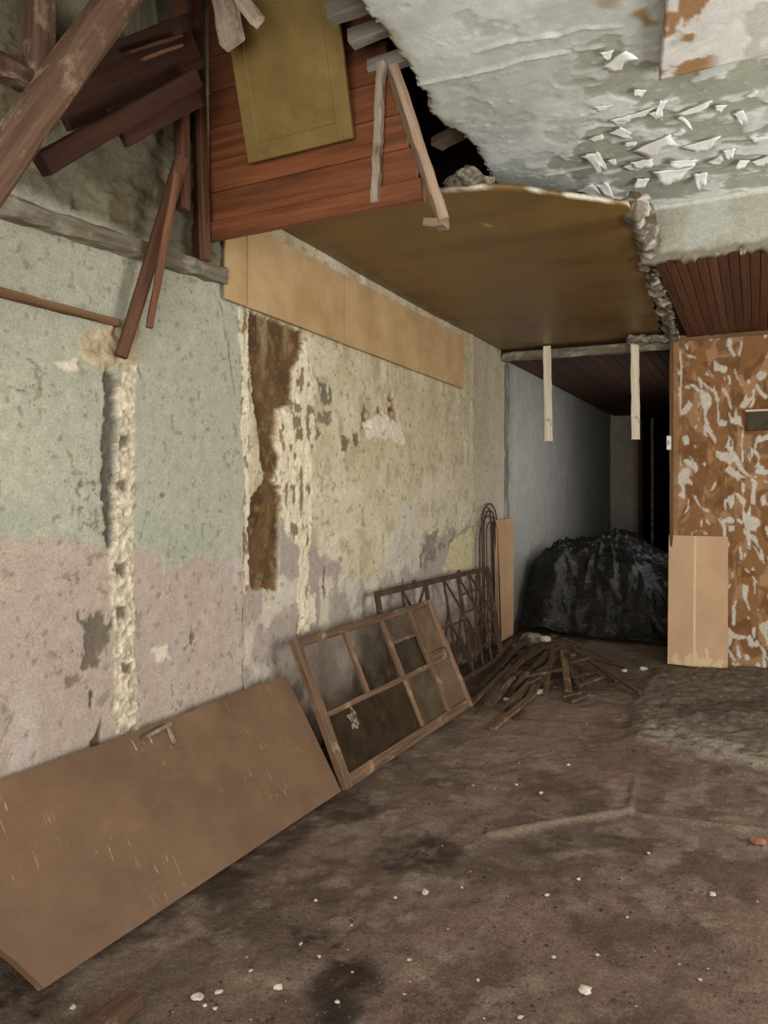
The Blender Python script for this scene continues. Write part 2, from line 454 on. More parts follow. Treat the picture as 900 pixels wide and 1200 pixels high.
# dark grey undercoat patches
for pz, cc, dd in ((z6([(312, 440), (355, 470), (345, 570), (300, 612), (322, 520)]), S(128, 120, 98), 0.006),
                   (z6([(380, 590), (395, 600), (392, 640), (378, 630)]), S(120, 104, 78), 0.01),
                   (z6([(420, 590), (432, 600), (428, 628), (416, 618)]), S(120, 104, 78), 0.01),
                   (z6([(610, 860), (650, 850), (640, 900), (690, 890), (700, 860), (640, 940), (600, 960)]), S(138, 126, 118), 0.006),
                   (z6([(430, 525), (455, 525), (455, 560), (438, 566)]), S(112, 84, 52), 0.025),
                   (z6([(470, 515), (495, 518), (495, 540), (472, 540)]), S(112, 84, 52), 0.025),
                   (z6([(510, 470), (520, 458), (530, 480), (528, 545), (512, 545)]), S(110, 70, 34), 0.04),
                   (z6([(325, 960), (335, 950), (352, 1030), (340, 1048)]), S(104, 66, 40), 0.03),
                   (z7([(208, 770), (245, 745), (295, 740), (292, 800), (280, 860), (270, 890), (220, 885), (210, 830)]), S(116, 106, 94), 0.008),
                   (z7([(186, 905), (222, 895), (226, 945), (196, 940)]), S(140, 124, 108), 0.008),
                   (z7([(222, 965), (232, 965), (234, 1005), (226, 1000)]), S(96, 84, 72), 0.01),
                   (z7([(244, 1070), (270, 1035), (276, 1090), (240, 1100)]), S(96, 84, 72), 0.01),
                   (z7([(188, 425), (208, 425), (206, 452), (192, 450)]), S(120, 118, 96), 0.006),
                   (z7([(418, 436), (434, 436), (432, 454), (420, 452)]), S(120, 108, 88), 0.008),
                   (z7([(478, 820), (492, 800), (490, 840), (482, 850)]), S(108, 98, 90), 0.008),
                   (z7([(190, 120), (270, 115), (275, 135), (200, 128)]), S(150, 146, 124), 0.004),
                   ([(82, 232), (94, 232), (96, 244), (86, 246)], S(70, 58, 44), 0.03)):
    mk = wmask(pz, 0.13, 0.006, 0.05) * sst(0.36, 0.44, fbm(U * 17, V * 17, 119, 4))
    C = mixc(C, cc * (0.75 + 0.5 * mid)[..., None], mk); Hh -= mk * dd
for pz in (z6([(440, 548), (500, 538), (540, 555), (552, 612), (510, 606), (448, 592)]), z7([(408, 845), (440, 840), (446, 878), (410, 885)]),
           z7([(140, 85), (205, 70), (200, 118), (150, 108)]), z6([(270, 1060), (310, 1040), (312, 1110), (275, 1120)])):
    mk = wmask(pz, 0.09, 0.008, 0.03)
    C = mixc(C, S(222, 212, 192), mk * 0.95); Hh += mk * 0.010 * (0.4 + fbm(U * 30, V * 30, 99, 3))
# rough broken patch where the batten meets the groove
mk = wmask(z7([(200, 60), (215, 20), (290, 5), (360, 0), (345, 110), (270, 110), (215, 90)]), 0.07)
C = mixc(C, S(190, 172, 142) * (0.45 + 1.0 * fbm(U * 18, V * 18, 102, 4))[..., None], mk); Hh += mk * (fbm(U * 40, V * 40, 101, 3) - 0.4) * 0.03
# vertical chase cut into the wall and its ragged filling
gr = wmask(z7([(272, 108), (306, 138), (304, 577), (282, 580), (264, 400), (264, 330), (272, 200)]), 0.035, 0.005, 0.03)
C = mixc(C, S(108, 102, 94), gr); Hh = Hh * (1 - gr) - gr * 0.04  # grey undercoat, with the recess shade mixed into its colour
rb = wmask(z7([(306, 100), (344, 108), (350, 400), (346, 560), (352, 800), (362, 1062), (300, 1066), (300, 800), (284, 700), (282, 582), (304, 577)]), 0.04, 0.006, 0.03)
rn = fbm(U * 62, V * 62, 103, 2)
C = mixc(C, S(210, 198, 176) * (0.42 + 1.05 * rn)[..., None], rb)
Hh = np.where(rb > 0.01, Hh * (1 - rb) + rb * ((rn - 0.55) * 0.022 + 0.003), Hh)
for q in ((318, 636), (318, 755), (334, 895), (330, 300), (322, 420)):
    mk = wmask(z7([(q[0] - 13, q[1] - 14), (q[0] + 13, q[1] - 14), (q[0] + 13, q[1] + 14), (q[0] - 13, q[1] + 14)]), 0.05)
    C = mixc(C, S(100, 92, 72), mk * 0.85); Hh -= mk * 0.015
# vertical joint at the edge of the bay
jd = 1 - sst(0.003, 0.012, np.abs(U - wall(286, 700)[0] + wx * 0.03 + wf * 0.02))
jd *= (1 - sst(0, 0.02, V - wall(286, 560)[1])) * sst(0.42, 0.55, fbm(U * 3, V * 16, 107))
C = mixc(C, S(116, 72, 58), jd * 0.8); Hh -= jd * 0.01
# hairline cracks
for pts in ([(0, 408), (20, 418), (36, 424), (52, 436)], [(252, 345), (262, 372), (270, 430), (276, 470)], [(160, 430), (170, 470)],
            [(0, 452), (30, 458), (46, 462)], [(95, 615), (118, 622), (134, 624)]):
    d = line_d(U + wx * 0.05, V + wy * 0.05, wpoly(pts)) + wf * 0.012
    mk = (1 - sst(0.002, 0.007, d)) * sst(0.38, 0.5, fbm(U * 16, V * 16, 121, 3))
    C = mixc(C, S(112, 98, 80), mk * 0.7); Hh -= mk * 0.004
# speckle of knocks all over
sp = sst(0.70, 0.75, fbm(U * 34, V * 30, 109, 3))
C = mixc(C, S(124, 116, 94), sp * 0.55); Hh -= sp * 0.002
# loft masonry above the ledger: rough, darker
ul = sst(-0.03, 0.03, V - 2.70) * (1 - sst(-0.02, 0.02, U - wall(262, 330)[0]))
st = fbm(U * 5, V * 9, 111, 5)
C = mixc(C, S(122, 117, 97) * (0.45 + 0.85 * st)[..., None], ul)
C = mixc(C, S(96, 84, 62), ul * sst(0.54, 0.66, fbm(U * 7, V * 7 + U * 4, 113)) * 0.7)
Hh += ul * ((st - 0.5) * 0.03 + (fbm(U * 14 + V * 8, V * 34 - U * 8, 112, 3) - 0.5) * 0.03)
# damp and dirt close to the floor
dirt = (1 - sst(0.0, 0.75, V + (big - 0.5) * 0.8)) * sst(2.9, 3.7, U)
C = mixc(C, S(112, 98, 80), dirt * (0.35 + 0.5 * mid))
dk = sst(0.52, 0.64, fbm(U * 5, V * 5, 115)) * (1 - sst(0.25, 0.72, V)) * sst(2.9, 3.6, U)
C = mixc(C, S(66, 56, 44), dk * 0.85)
# water stains running down from the top of the middle bay
ws = bay * sst(0.5, 0.72, fbm(U * 9, V * 0.7, 117)) * sst(1.6, 2.7, V)
C = mixc(C, S(172, 158, 118), ws * 0.55)
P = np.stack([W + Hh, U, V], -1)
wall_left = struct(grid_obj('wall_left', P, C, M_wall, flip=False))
m = wall_left.modifiers.new('thickness', 'SOLIDIFY'); m.thickness = 0.15; m.offset = -1

# ------------------------------------------------------------------ CORRIDOR
YE = 14.4
def slab(name, x0, x1, y0, y1, z0, z1, mat, parent=None):
    V_ = [(x, y, z) for x in (x0, x1) for y in (y0, y1) for z in (z0, z1)]
    F_ = [(0, 1, 3, 2), (4, 6, 7, 5), (0, 4, 5, 1), (2, 3, 7, 6), (0, 2, 6, 4), (1, 5, 7, 3)]
    return new_obj(name, V_, F_, mat, parent)
yy = lines([(7.66, 7.86, 0.015), (7.86, 10, 0.04), (10, YE, 0.1)]); zz = lines([(0, 3.05, 0.04)])
U, V = np.meshgrid(yy, zz, indexing='ij')
C = S(152, 149, 144) * (0.84 + 0.3 * fbm(U * 1.5, V * 0.8, 201))[..., None]
C = mixc(C, S(168, 158, 140), (1 - sst(8.0, 9.0, U)) * sst(0.5, 0.7, fbm(U * 6, V * 0.6, 203)) * 0.5)
C = mixc(C, S(112, 106, 96), (1 - sst(7.82, 7.86, U)) * sst(0.3, 0.6, fbm(U * 12, V * 5, 205)))
C = mixc(C, S(118, 112, 104), (1 - sst(0.2, 1.0, V)) * 0.6)
h = (fbm(U * 3, V * 3, 207) - 0.5) * 0.012 - sst(7.84, 7.87, U) * 0.05 + (1 - sst(7.8, 7.86, U)) * (fbm(U * 20, V * 20, 209) - 0.5) * 0.02
struct(grid_obj('wall_corridor_left', np.stack([W + h, U, V], -1), C, M_corr)).modifiers.new('thickness', 'SOLIDIFY').thickness = 0.12
xx = lines([(-2.46, -1.93, 0.04)]); zz = lines([(0, 3.05, 0.05)])
U, V = np.meshgrid(xx, zz, indexing='ij')
C = S(168, 156, 146) * (0.8 + 0.35 * fbm(U * 2, V * 1.2, 211))[..., None]
C = mixc(C, S(118, 92, 76), sst(-2.08, -1.98, U) * 0.8)
struct(grid_obj('wall_corridor_end', np.stack([U, YE + (fbm(U * 5, V * 5, 213) - 0.5) * 0.01, V], -1), C, M_corr))
struct(slab('wall_corridor_right', -0.68, -0.56, 10.4, 17.0, 0, 3.05, M_shell))
struct(slab('wall_added_opening_sill', -0.68, -0.56, YB + 0.12, 10.4, 0, 0.9, M_dark))  # sill and head frame an invented opening for the corridor fill light
struct(slab('wall_added_opening_head', -0.68, -0.56, YB + 0.12, 10.4, 2.5, 3.05, M_dark))
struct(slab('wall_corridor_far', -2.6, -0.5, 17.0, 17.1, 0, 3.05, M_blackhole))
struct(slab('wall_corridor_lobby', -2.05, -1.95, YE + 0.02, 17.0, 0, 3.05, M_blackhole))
# door frame at the corridor end
dj = struct(beam('trim_1', (-1.90, YE - 0.02, 0.02), (-1.90, YE - 0.02, 2.95), 0.07, 0.12, (0, 1, 0), M_corrplank, jit=0.001))
dj = struct(beam('trim_2', (-1.72, YE + 0.15, 0.02), (-1.72, YE + 0.15, 2.95), 0.05, 0.05, (0, 1, 0), M_grey_timber, jit=0.001))
# plank ceiling of the corridor
ceil_corr = struct(slab('ceiling_corridor', -2.55, -0.56, 7.55, 17.0, 3.03, 3.10, M_dark))
pm = beam_mesh(YE + 0.3 - 7.62, 0.105, 0.02, seg=6, jit=0.003, seed=3)
pl = None
for i in range(15):
    x = -2.33 + i * 0.115
    Mx = frame_matrix((x, 7.62, 3.012), (x, YE + 0.3, 3.012), (0, 0, 1))
    if pl is None:
        pl = new_obj('ceiling_plank', pm[0], pm[1], M_corrplank, ceil_corr, matrix=Mx)
    else:
        o = pl.copy(); o.matrix_basis = Mx; COL.objects.link(o)
# header timbers over the corridor mouth
struct(beam('trim_3', (W + 0.02, 7.56, 3.005), (-0.70, 7.50, 2.985), 0.06, 0.09, (0, 0, 1), M_grey_timber, seg=14, jit=0.008))

# ------------------------------------------------------------------ BACK WALL with scraped brown paint
xx = lines([(-0.70, 0.35, 0.0095), (0.35, 2.7, 0.05)]); zz = lines([(0, ZS + 0.02, 0.0105)])
U, V = np.meshgrid(xx, zz, indexing='ij')
a1 = fbm(U * 2.2, V * 2.2, 301) * 6.28
sw = fbm(U * 3, V * 2, 303, 3) - 0.5; sw2 = fbm(U * 3, V * 2, 305, 3) - 0.5
s1 = fbm((U + sw * 0.34) * 21, (V + sw2 * 0.3) * 7.5, 307, 2)
s2 = fbm((U + V * 0.5 + sw2 * 0.4) * 18, (V - U * 0.5 + sw * 0.4) * 8, 309, 2)
g = fbm(U * 2.6, V * 2.2, 311, 3)
fi = (fbm(U * 40, V * 20, 312, 3) - 0.5) * 0.10
wm = np.clip(sst(0.685, 0.715, s1 + (g - 0.5) * 0.22 + fi) + sst(0.70, 0.73, s2 + (g - 0.5) * 0.25 + fi), 0, 1)
C = S(172, 134, 96) * (0.78 + 0.42 * fbm(U * 5, V * 5, 313))[..., None]
C = mixc(C, S(142, 100, 62), sst(0.45, 0.53, fbm((U + sw * 0.3) * 10, (V + sw2 * 0.3) * 5, 315, 4)) * 0.85)
C = mixc(C, S(116, 78, 46), sst(0.54, 0.60, fbm((U + sw * 0.5) * 14, (V + sw2 * 0.5) * 7, 317, 3)) * 0.7)
C = mixc(C, S(214, 206, 192), wm * 0.95)
edge = 1 - sst(-0.655, -0.64, U + (fbm(U * 10, V * 10, 319) - 0.5) * 0.01)
C = mixc(C, S(160, 118, 86), edge * 0.9)
ln = (1 - sst(0.006, 0.011, np.abs(U + 0.628 + (fbm(U * 3, V * 4, 321) - 0.5) * 0.02))) * sst(0.35, 0.5, fbm(U * 2, V * 3, 323))
C = mixc(C, S(224, 210, 190), ln * sst(1.4, 1.8, V))
h = wm * 0.003 + (fbm(U * 6, V * 6, 325) - 0.5) * 0.01
wall_back = struct(grid_obj('wall_back', np.stack([U, YB - h, V], -1), C, M_back))
m = wall_back.modifiers.new('thickness', 'SOLIDIFY'); m.thickness = 0.12; m.offset = -1

# ------------------------------------------------------------------ FLOOR
xx = lines([(-2.6, -2.4, 0.1), (-2.4, 0.35, 0.0145), (0.35, 2.75, 0.08)])
yy = lines([(-2.5, 1.3, 0.1), (1.3, 8.3, 0.0165), (8.3, 17.0, 0.12)])
U, V = np.meshgrid(xx, yy, indexing='ij')
def fl(L): return [(on_z(x, y, 0).x, on_z(x, y, 0).y) for x, y in L]
n1 = fbm(U * 1.1, V * 1.1, 401, 5); n2 = fbm(U * 4, V * 4, 403, 5); n3 = fbm(U * 14, V * 14, 405, 4); n4 = fbm(U * 34, V * 34, 407, 3)
wx = fbm(U * 5, V * 5, 409) - 0.5; wy = fbm(U * 5, V * 5, 411) - 0.5
H = (n1 - 0.5) * 0.03 + (n2 - 0.5) * 0.022 + (n3 - 0.5) * 0.016 + (n4 - 0.5) * 0.008
C = S(136, 117, 102) * (0.6 + 0.7 * n2)[..., None]
C = mixc(C, S(142, 114, 102), sst(0.48, 0.64, n1) * 0.5)
C = mixc(C, S(96, 78, 64), sst(0.50, 0.62, fbm(U * 4, V * 4, 413, 7, 0.62)) * 0.6)
C = mixc(C, S(166, 150, 134), sst(0.56, 0.66, fbm(U * 8, V * 8, 415, 6, 0.65)) * 0.5)
def fmask(L, amp=0.2, soft=0.05):
    return 1 - sst(-soft, soft, poly_sd(U + wx * amp, V + wy * amp, fl(L)) + (n3 - 0.5) * 0.08)
# damp black earth patches; also a dark corner and strips along leaf and kerb
for L, k in (([(330, 1090), (400, 1080), (430, 1150), (440, 1215), (330, 1215), (360, 1150)], 0.9), ([(440, 985), (520, 975), (560, 1000), (470, 1030)], 0.75),
             ([(300, 1080), (340, 1080), (345, 1110), (305, 1110)], 0.8), ([(0, 1150), (60, 1150), (80, 1215), (-60, 1215)], 0.95),
             ([(90, 1120), (300, 960), (420, 925), (430, 945), (200, 1090)], 0.6), ([(640, 1090), (760, 1080), (860, 1110), (720, 1120)], 0.35),
             ([(560, 985), (740, 960), (750, 975), (600, 1005)], 0.55), ([(700, 1170), (800, 1160), (820, 1215), (700, 1215)], 0.5)):
    mk = fmask(L, 0.35, 0.07) * k * sst(0.40, 0.54, n2 * 0.35 + n3 * 0.45 + n4 * 0.2)
    C = mixc(C, S(50, 40, 32), mk); H -= mk * 0.012
C = mixc(C, S(172, 150, 136), fmask([(560, 830), (640, 800), (720, 850), (640, 900), (500, 890)], 0.4, 0.15) * 0.35)
# the long joint ridge and kerb of the old partition
kp = fl([(575, 978), (640, 966), (738, 950)]); kp2 = fl([(738, 950), (746, 912)]); kp3 = fl([(742, 952), (800, 962), (910, 976)])
d1 = line_d(U, V, kp) + (n3 - 0.5) * 0.03 + (n4 - 0.5) * 0.02
mk = 1 - sst(0.018, 0.034, d1)
C = mixc(C, S(156, 140, 120), mk * 0.75); H += mk * 0.02
mk = 1 - sst(0.006, 0.022, line_d(U, V, kp2) + (n3 - 0.5) * 0.02)
C = mixc(C, S(150, 134, 116), mk * 0.5); H += mk * 0.010
mk = 1 - sst(0.008, 0.026, line_d(U, V, kp3) + (n3 - 0.5) * 0.03)
C = mixc(C, S(150, 138, 122), mk * 0.45); H += mk * 0.008
# raised gravel platform on the right, with a lighter front edge
step = fmask([(742, 868), (748, 815), (775, 785), (1500, 790), (1500, 960), (900, 902), (820, 890)], 0.12, 0.06)
C = mixc(C, S(146, 134, 118) * (0.5 + 0.8 * n3)[..., None], step * 0.8)
C = mixc(C, S(90, 80, 68), fmask([(760, 832), (900, 822), (1400, 830), (1400, 850), (900, 842), (800, 842)], 0.15, 0.05) * 0.6)
wl = fmask([(742, 868), (760, 850), (900, 885), (1300, 930), (1300, 960), (900, 902), (820, 890)], 0.12, 0.04)
C = mixc(C, S(190, 178, 160), wl * 0.55 * sst(0.3, 0.6, n3))
H += step * (0.035 + (n3 - 0.5) * 0.02 + (n4 - 0.5) * 0.012)
# dusty plastic and earth at the corridor mouth
C = mixc(C, S(120, 108, 94), fmask([(640, 745), (785, 735), (785, 790), (700, 800), (620, 780)], 0.2, 0.1) * 0.6)
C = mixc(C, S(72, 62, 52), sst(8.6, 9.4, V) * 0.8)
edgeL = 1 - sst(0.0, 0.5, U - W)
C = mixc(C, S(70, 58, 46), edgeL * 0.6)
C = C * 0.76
floor_z = H
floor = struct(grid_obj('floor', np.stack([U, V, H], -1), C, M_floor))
m = floor.modifiers.new('thickness', 'SOLIDIFY'); m.thickness = 0.1; m.offset = -1
_fx, _fy, _fh = xx, yy, H
def fz(x, y):
    i = int(np.clip(np.searchsorted(_fx, x), 0, len(_fx) - 1)); j = int(np.clip(np.searchsorted(_fy, y), 0, len(_fy) - 1))
    return float(_fh[i, j])

# ------------------------------------------------------------------ WHITE PEELING CEILING with its torn edge
xx = lines([(W, -1.5, 0.05), (-1.5, 0.35, 0.011), (0.35, 2.75, 0.08)])
yy = lines([(-2.5, 2.2, 0.06), (2.2, 4.83, 0.0115)])
U, V = np.meshgrid(xx, yy, indexing='ij')
def cl(L, z=ZC): return [(on_z(x, y, z).x, on_z(x, y, z).y) for x, y in L]
n1 = fbm(U * 1.6, V * 1.6, 501, 5); n2 = fbm(U * 6, V * 6, 503, 5); n3 = fbm(U * 18, V * 18, 505, 4)
wx = fbm(U * 7, V * 7, 507) - 0.5; wy = fbm(U * 7, V * 7, 509) - 0.5
def cmask(L, amp=0.15, soft=0.008, fine=0.03):
    return 1 - sst(-soft, soft, poly_sd(U + wx * amp, V + wy * amp, cl(L)) + (n3 - 0.5) * fine)
hole_poly = [(W - 1, 1.2), (-1.30, 1.2), (-1.27, 2.3), (-1.29, 2.7), (-1.33, 3.2), (-1.28, 3.6), (-1.33, 4.06), (-1.6, 4.4), (W - 1, 4.4)]
hs = poly_sd(U, V, hole_poly) + (fbm(U * 6, V * 6, 511) - 0.5) * 0.08 + (n3 - 0.5) * 0.03
C = S(218, 222, 218) * (0.9 + 0.2 * n2)[..., None]
C = mixc(C, S(176, 182, 176), sst(0.52, 0.66, n1) * 0.6)
H = (n2 - 0.5) * 0.006 + (n3 - 0.5) * 0.002
peel = cmask([(655, 70), (700, 55), (765, 60), (765, 95), (905, 70), (905, 216), (760, 236), (690, 222), (660, 190), (690, 160), (672, 120)], 0.35)
peel = peel * sst(0.34, 0.42, fbm(U * 5, V * 9, 513, 4))
C = mixc(C, S(168, 171, 156) * (0.85 + 0.3 * n2)[..., None], peel); H += peel * 0.006
pn = fbm(U * 4, V * 10, 515, 4)
ridge = (1 - sst(0.0, 0.010, np.abs(pn - 0.5))) * cmask([(500, 20), (905, 60), (905, 225), (560, 225)], 0.2, 0.05)
C = mixc(C, S(230, 232, 226), ridge * 0.5); H -= ridge * 0.005
p2 = sst(0.57, 0.62, fbm(U * 7, V * 7, 517, 4)) * (1 - peel)
C = mixc(C, S(184, 188, 178), p2 * 0.6); H += p2 * 0.003
for L in ([(490, 100), (560, 84), (612, 70), (700, 58)], [(640, 205), (720, 190), (800, 172), (900, 160)], [(560, 60), (650, 40), (720, 30)]):
    d = line_d(U + wx * 0.06, V + wy * 0.06, cl(L)); mk = 1 - sst(0.004, 0.014, d)
    C = mixc(C, S(224, 224, 216), mk * 0.6); H -= mk * 0.008
rust = cmask([(735, 10), (758, 5), (758, 30), (742, 34)], 0.15, 0.02) + cmask([(690, -6), (720, -8), (716, 8), (690, 8)], 0.1, 0.02) * 0.6
C = mixc(C, S(150, 116, 66), np.clip(rust, 0, 1) * 0.85)
C = mixc(C, S(150, 136, 108), (1 - sst(0.0, 0.06, hs)) * sst(0.4, 0.6, n2) * 0.8)
keepv = hs > 0
keep = keepv[:-1, :-1] & keepv[1:, :-1] & keepv[:-1, 1:] & keepv[1:, 1:]
ceiling = struct(grid_obj('ceiling', np.stack([U, V, ZC + H], -1), C, M_ceil, keep=keep, flip=True))
m = ceiling.modifiers.new('thickness', 'SOLIDIFY'); m.thickness = 0.045; m.offset = -1

# curled paint flakes hanging from it
rnd = random.Random(7)
z3 = lambda x, y: (420 + x / 1.875, y / 1.875)
def flake_mesh(w, l, curl, seed):
    r = random.Random(seed); nx, ny = 5, 4; V_ = []; F_ = []
    th = 0.0
    e0 = [r.uniform(-0.22, 0.22) for _ in range(nx + 1)]; e1 = [r.uniform(-0.3, 0.3) for _ in range(nx + 1)]
    tp = r.uniform(0.3, 1.0)
    for i in range(nx + 1):
        for j in range(ny + 1):
            f = j / ny; ang = curl * f
            ll = l * (1 + e1[i]) * f
            k = 1 - (1 - tp) * f
            x = (i / nx - 0.5) * w * k + r.uniform(-.04, .04) * w
            rad = l / max(curl, 0.2)
            y = e0[i] * l * 0.4 + rad * math.sin(ang) * (1 + e1[i] * f)
            z = -rad * (1 - math.cos(ang)) * (1 + e1[i] * f) - 0.003
            V_.append((x, y, z))
    for i in range(nx):
        for j in range(ny):
            a = i * (ny + 1) + j
            F_.append((a, a + 1, a + ny + 2, a + ny + 1))
    return V_, F_
flakes = [(560, 130, 75, 28), (575, 258, 42, 18), (563, 286, 45, 32), (640, 314, 95, 26), (748, 312, 80, 18), (735, 236, 66, 14), (798, 230, 30, 20), (508, 338, 42, 42), (592, 362, 26, 26),
          (622, 352, 40, 22), (690, 372, 80, 34), (627, 392, 30, 26), (495, 412, 42, 42), (534, 404, 28, 46), (815, 328, 34, 18), (752, 380, 22, 40), (850, 352, 22, 18), (884, 300, 40, 12),
          (884, 348, 44, 12), (652, 245, 32, 16), (536, 232, 46, 16), (620, 196, 34, 20), (672, 220, 20, 36), (604, 250, 90, 10), (705, 258, 14, 24), (556, 350, 20, 18), (835, 245, 18, 40),
          (770, 130, 30, 12), (780, 350, 40, 12), (715, 352, 44, 14), (545, 112, 30, 18), (862, 205, 40, 12), (700, 290, 36, 14), (600, 312, 30, 14), (520, 300, 30, 14)]
for i, (x, y, w, hgt) in enumerate(flakes):
    p = on_z(*z3(x, y), ZC - 0.006)
    dpt = (p - O).dot(Vector((-SN, CS, 0)))
    s = dpt / F_PX / 1.875
    V_, F_ = flake_mesh(w * s * rnd.uniform(0.8, 1.35), max(hgt * s * 1.4, 0.03) * rnd.uniform(0.7, 1.2), rnd.uniform(0.2, 0.75), 50 + i)
    # they curl down facing the room
    Mx = Matrix.Translation(p) @ Matrix.Rotation(rnd.uniform(-0.8, 0.6), 4, 'Z')
    new_obj('paint_flake', V_, F_, M_flake, ceiling, smooth=True, matrix=Mx).modifiers.new('t', 'SOLIDIFY').thickness = 0.0015

# white board nailed to the ceiling, rust-stained
xx = lines([(-0.36, 0.5, 0.012), (0.5, 1.0, 0.05)]); yy = lines([(1.4, 2.4, 0.05), (2.4, 3.26, 0.012)])
U, V = np.meshgrid(xx, yy, indexing='ij')
C = S(226, 226, 220) * (0.9 + 0.18 * fbm(U * 6, V * 6, 521))[..., None]
C = mixc(C, S(176, 176, 166), sst(0.55, 0.62, fbm(U * 7, V * 5, 523, 4)) * 0.6)
rs = sst(0.54, 0.60, fbm(U * 12, V * 9, 525, 5)) * (1 - sst(0.10, 0.2, U + 0.30))
C = mixc(C, S(158, 112, 54), rs * 0.9)
P = np.stack([U + (3.26 - V) * 0.16 * (1 - sst(-0.36, 0.5, U)), V, np.full(U.shape, 3.300)], -1)
o = grid_obj('ceiling_board', P, C, M_ceil, flip=True)
m = o.modifiers.new('t', 'SOLIDIFY'); m.thickness = 0.042; m.offset = -1
tag(o, 'white board fixed under the peeling ceiling with orange rust stains along its edge', 'board')

# ------------------------------------------------------------------ BULKHEAD, PLANK SOFFIT, BROWN CEILING
xx = lines([(-0.64, 0.4, 0.015), (0.4, 2.75, 0.08)]); zz = lines([(ZS - 0.01, ZC + 0.05, 0.014)])
U, V = np.meshgrid(xx, zz, indexing='ij')
C = S(166, 164, 148) * (0.8 + 0.35 * fbm(U * 3, V * 4, 531))[..., None]
C = mixc(C, S(186, 190, 186), sst(0.54, 0.62, fbm(U * 5 + 3, V * 7, 533)) * 0.5)
C = mixc(C, S(206, 204, 194), sst(ZC - 0.035, ZC - 0.02, V) * 0.9)
low = 1 - sst(ZS + 0.015, ZS + 0.05, V + (fbm(U * 20, V * 20, 535) - 0.5) * 0.05)
C = mixc(C, S(120, 110, 92), low * 0.8)
h = (fbm(U * 5, V * 5, 537) - 0.5) * 0.015 + low * (fbm(U * 30, V * 30, 539) - 0.5) * 0.012
o = struct(grid_obj('wall_bulkhead', np.stack([U, 4.83 - h, V], -1), C, M_wall))
m = o.modifiers.new('t', 'SOLIDIFY'); m.thickness = 0.1; m.offset = -1
ceiling_soffit = struct(slab('ceiling_soffit', -0.64, 2.75, 4.90, YB + 0.10, ZS + 0.024, ZS + 0.08, M_dark))
pm = beam_mesh(YB + 0.02 - 4.86, 0.056, 0.022, seg=4, jit=0.0012, seed=5)
pl = None
for i in range(55):
    x = -0.54 + i * 0.0595
    Mx = frame_matrix((x, 4.86, ZS + 0.012), (x, YB + 0.02, ZS + 0.012), (0, 0, 1))
    if pl is None: pl = new_obj('soffit_plank', pm[0], pm[1], M_soffit, ceiling_soffit, matrix=Mx)
    else:
        o = pl.copy(); o.matrix_basis = Mx; COL.objects.link(o)
struct(beam('trim_4', (-0.70, YB - 0.015, ZS - 0.02), (2.7, YB - 0.015, ZS - 0.02), 0.02, 0.035, (0, 0, 1), M_brown_batten, jit=0.002, seg=20))
# little plaster tatters below the bulkhead
for i, (x, y) in enumerate(((870, 296), (842, 297), (800, 303))):
    p = on_y(x, y, 4.84)
    rock('plaster_tatter', (p.x, p.y, p.z - 0.01), (0.028, 0.016, 0.014)[i], M_rubble, 30 + i, parent=bpy.data.objects['wall_bulkhead'], flat=1.2)

# brown varnished hardboard ceiling, wavy broken front edge
front = [(W, 3.15), (-1.9, 3.28), (-1.55, 3.36)] + [tuple(on_z(x, y, ZB)[:2]) for x, y in ((508, 226), (530, 223), (560, 221), (590, 221), (620, 223), (650, 228), (690, 233), (720, 237), (742, 240))]
nn = 60
fx = np.linspace(0, 1, nn)
fa = np.array(front); seglen = np.r_[0, np.cumsum(np.hypot(*np.diff(fa, axis=0).T))]; seglen /= seglen[-1]
FX = np.interp(fx, seglen, fa[:, 0]); FY = np.interp(fx, seglen, fa[:, 1]) + (fbm(fx * 30, fx * 0, 541) - 0.5) * 0.02
BX = W + (fx) * (-0.80 - W); BY = np.full(nn, 7.58)
tt = np.linspace(0, 1, 90)[None, :]
PX = FX[:, None] * (1 - tt) + BX[:, None] * tt
PY = FY[:, None] * (1 - tt) + BY[:, None] * tt
PX[-1] += (fbm(tt[0] * 25, tt[0] * 0 + 3, 543) - 0.5) * 0.07
PZ = ZB + (fbm(PX * 1.2, PY * 1.2, 545) - 0.5) * 0.03 - 0.02 * np.sin(tt * 3.1)
C = S(118, 92, 50) * (0.86 + 0.26 * fbm(PX * 1.5, PY * 3, 547))[..., None]
C = mixc(C, S(96, 72, 40), sst(0.5, 0.7, fbm(PX * 1.2, PY * 5, 549)) * 0.5)
scr = cl([(548, 268), (575, 262), (587, 259), (591, 266)], ZB)
mk = 1 - sst(0.004, 0.012, line_d(PX, PY, scr)); C = mixc(C, S(176, 152, 100), mk)
lip = 1 - sst(0.0, 0.02, tt * 4 + 0 * PX)
C = mixc(C, S(200, 194, 176), lip * sst(0.35, 0.42, fx)[:, None] * sst(0.4, 0.6, fbm(fx * 22, fx * 0, 561))[:, None])
M_hard = attr_mat('brown_hardboard', rough=0.42, spec=0.45, lo=0.92, hi=1.07, scale=30, bstr=0.08, bdist=0.002)
o = struct(grid_obj('ceiling_hardboard', np.stack([PX, PY, PZ], -1), C, M_hard, flip=True))
m = o.modifiers.new('t', 'SOLIDIFY'); m.thickness = 0.02; m.offset = -1
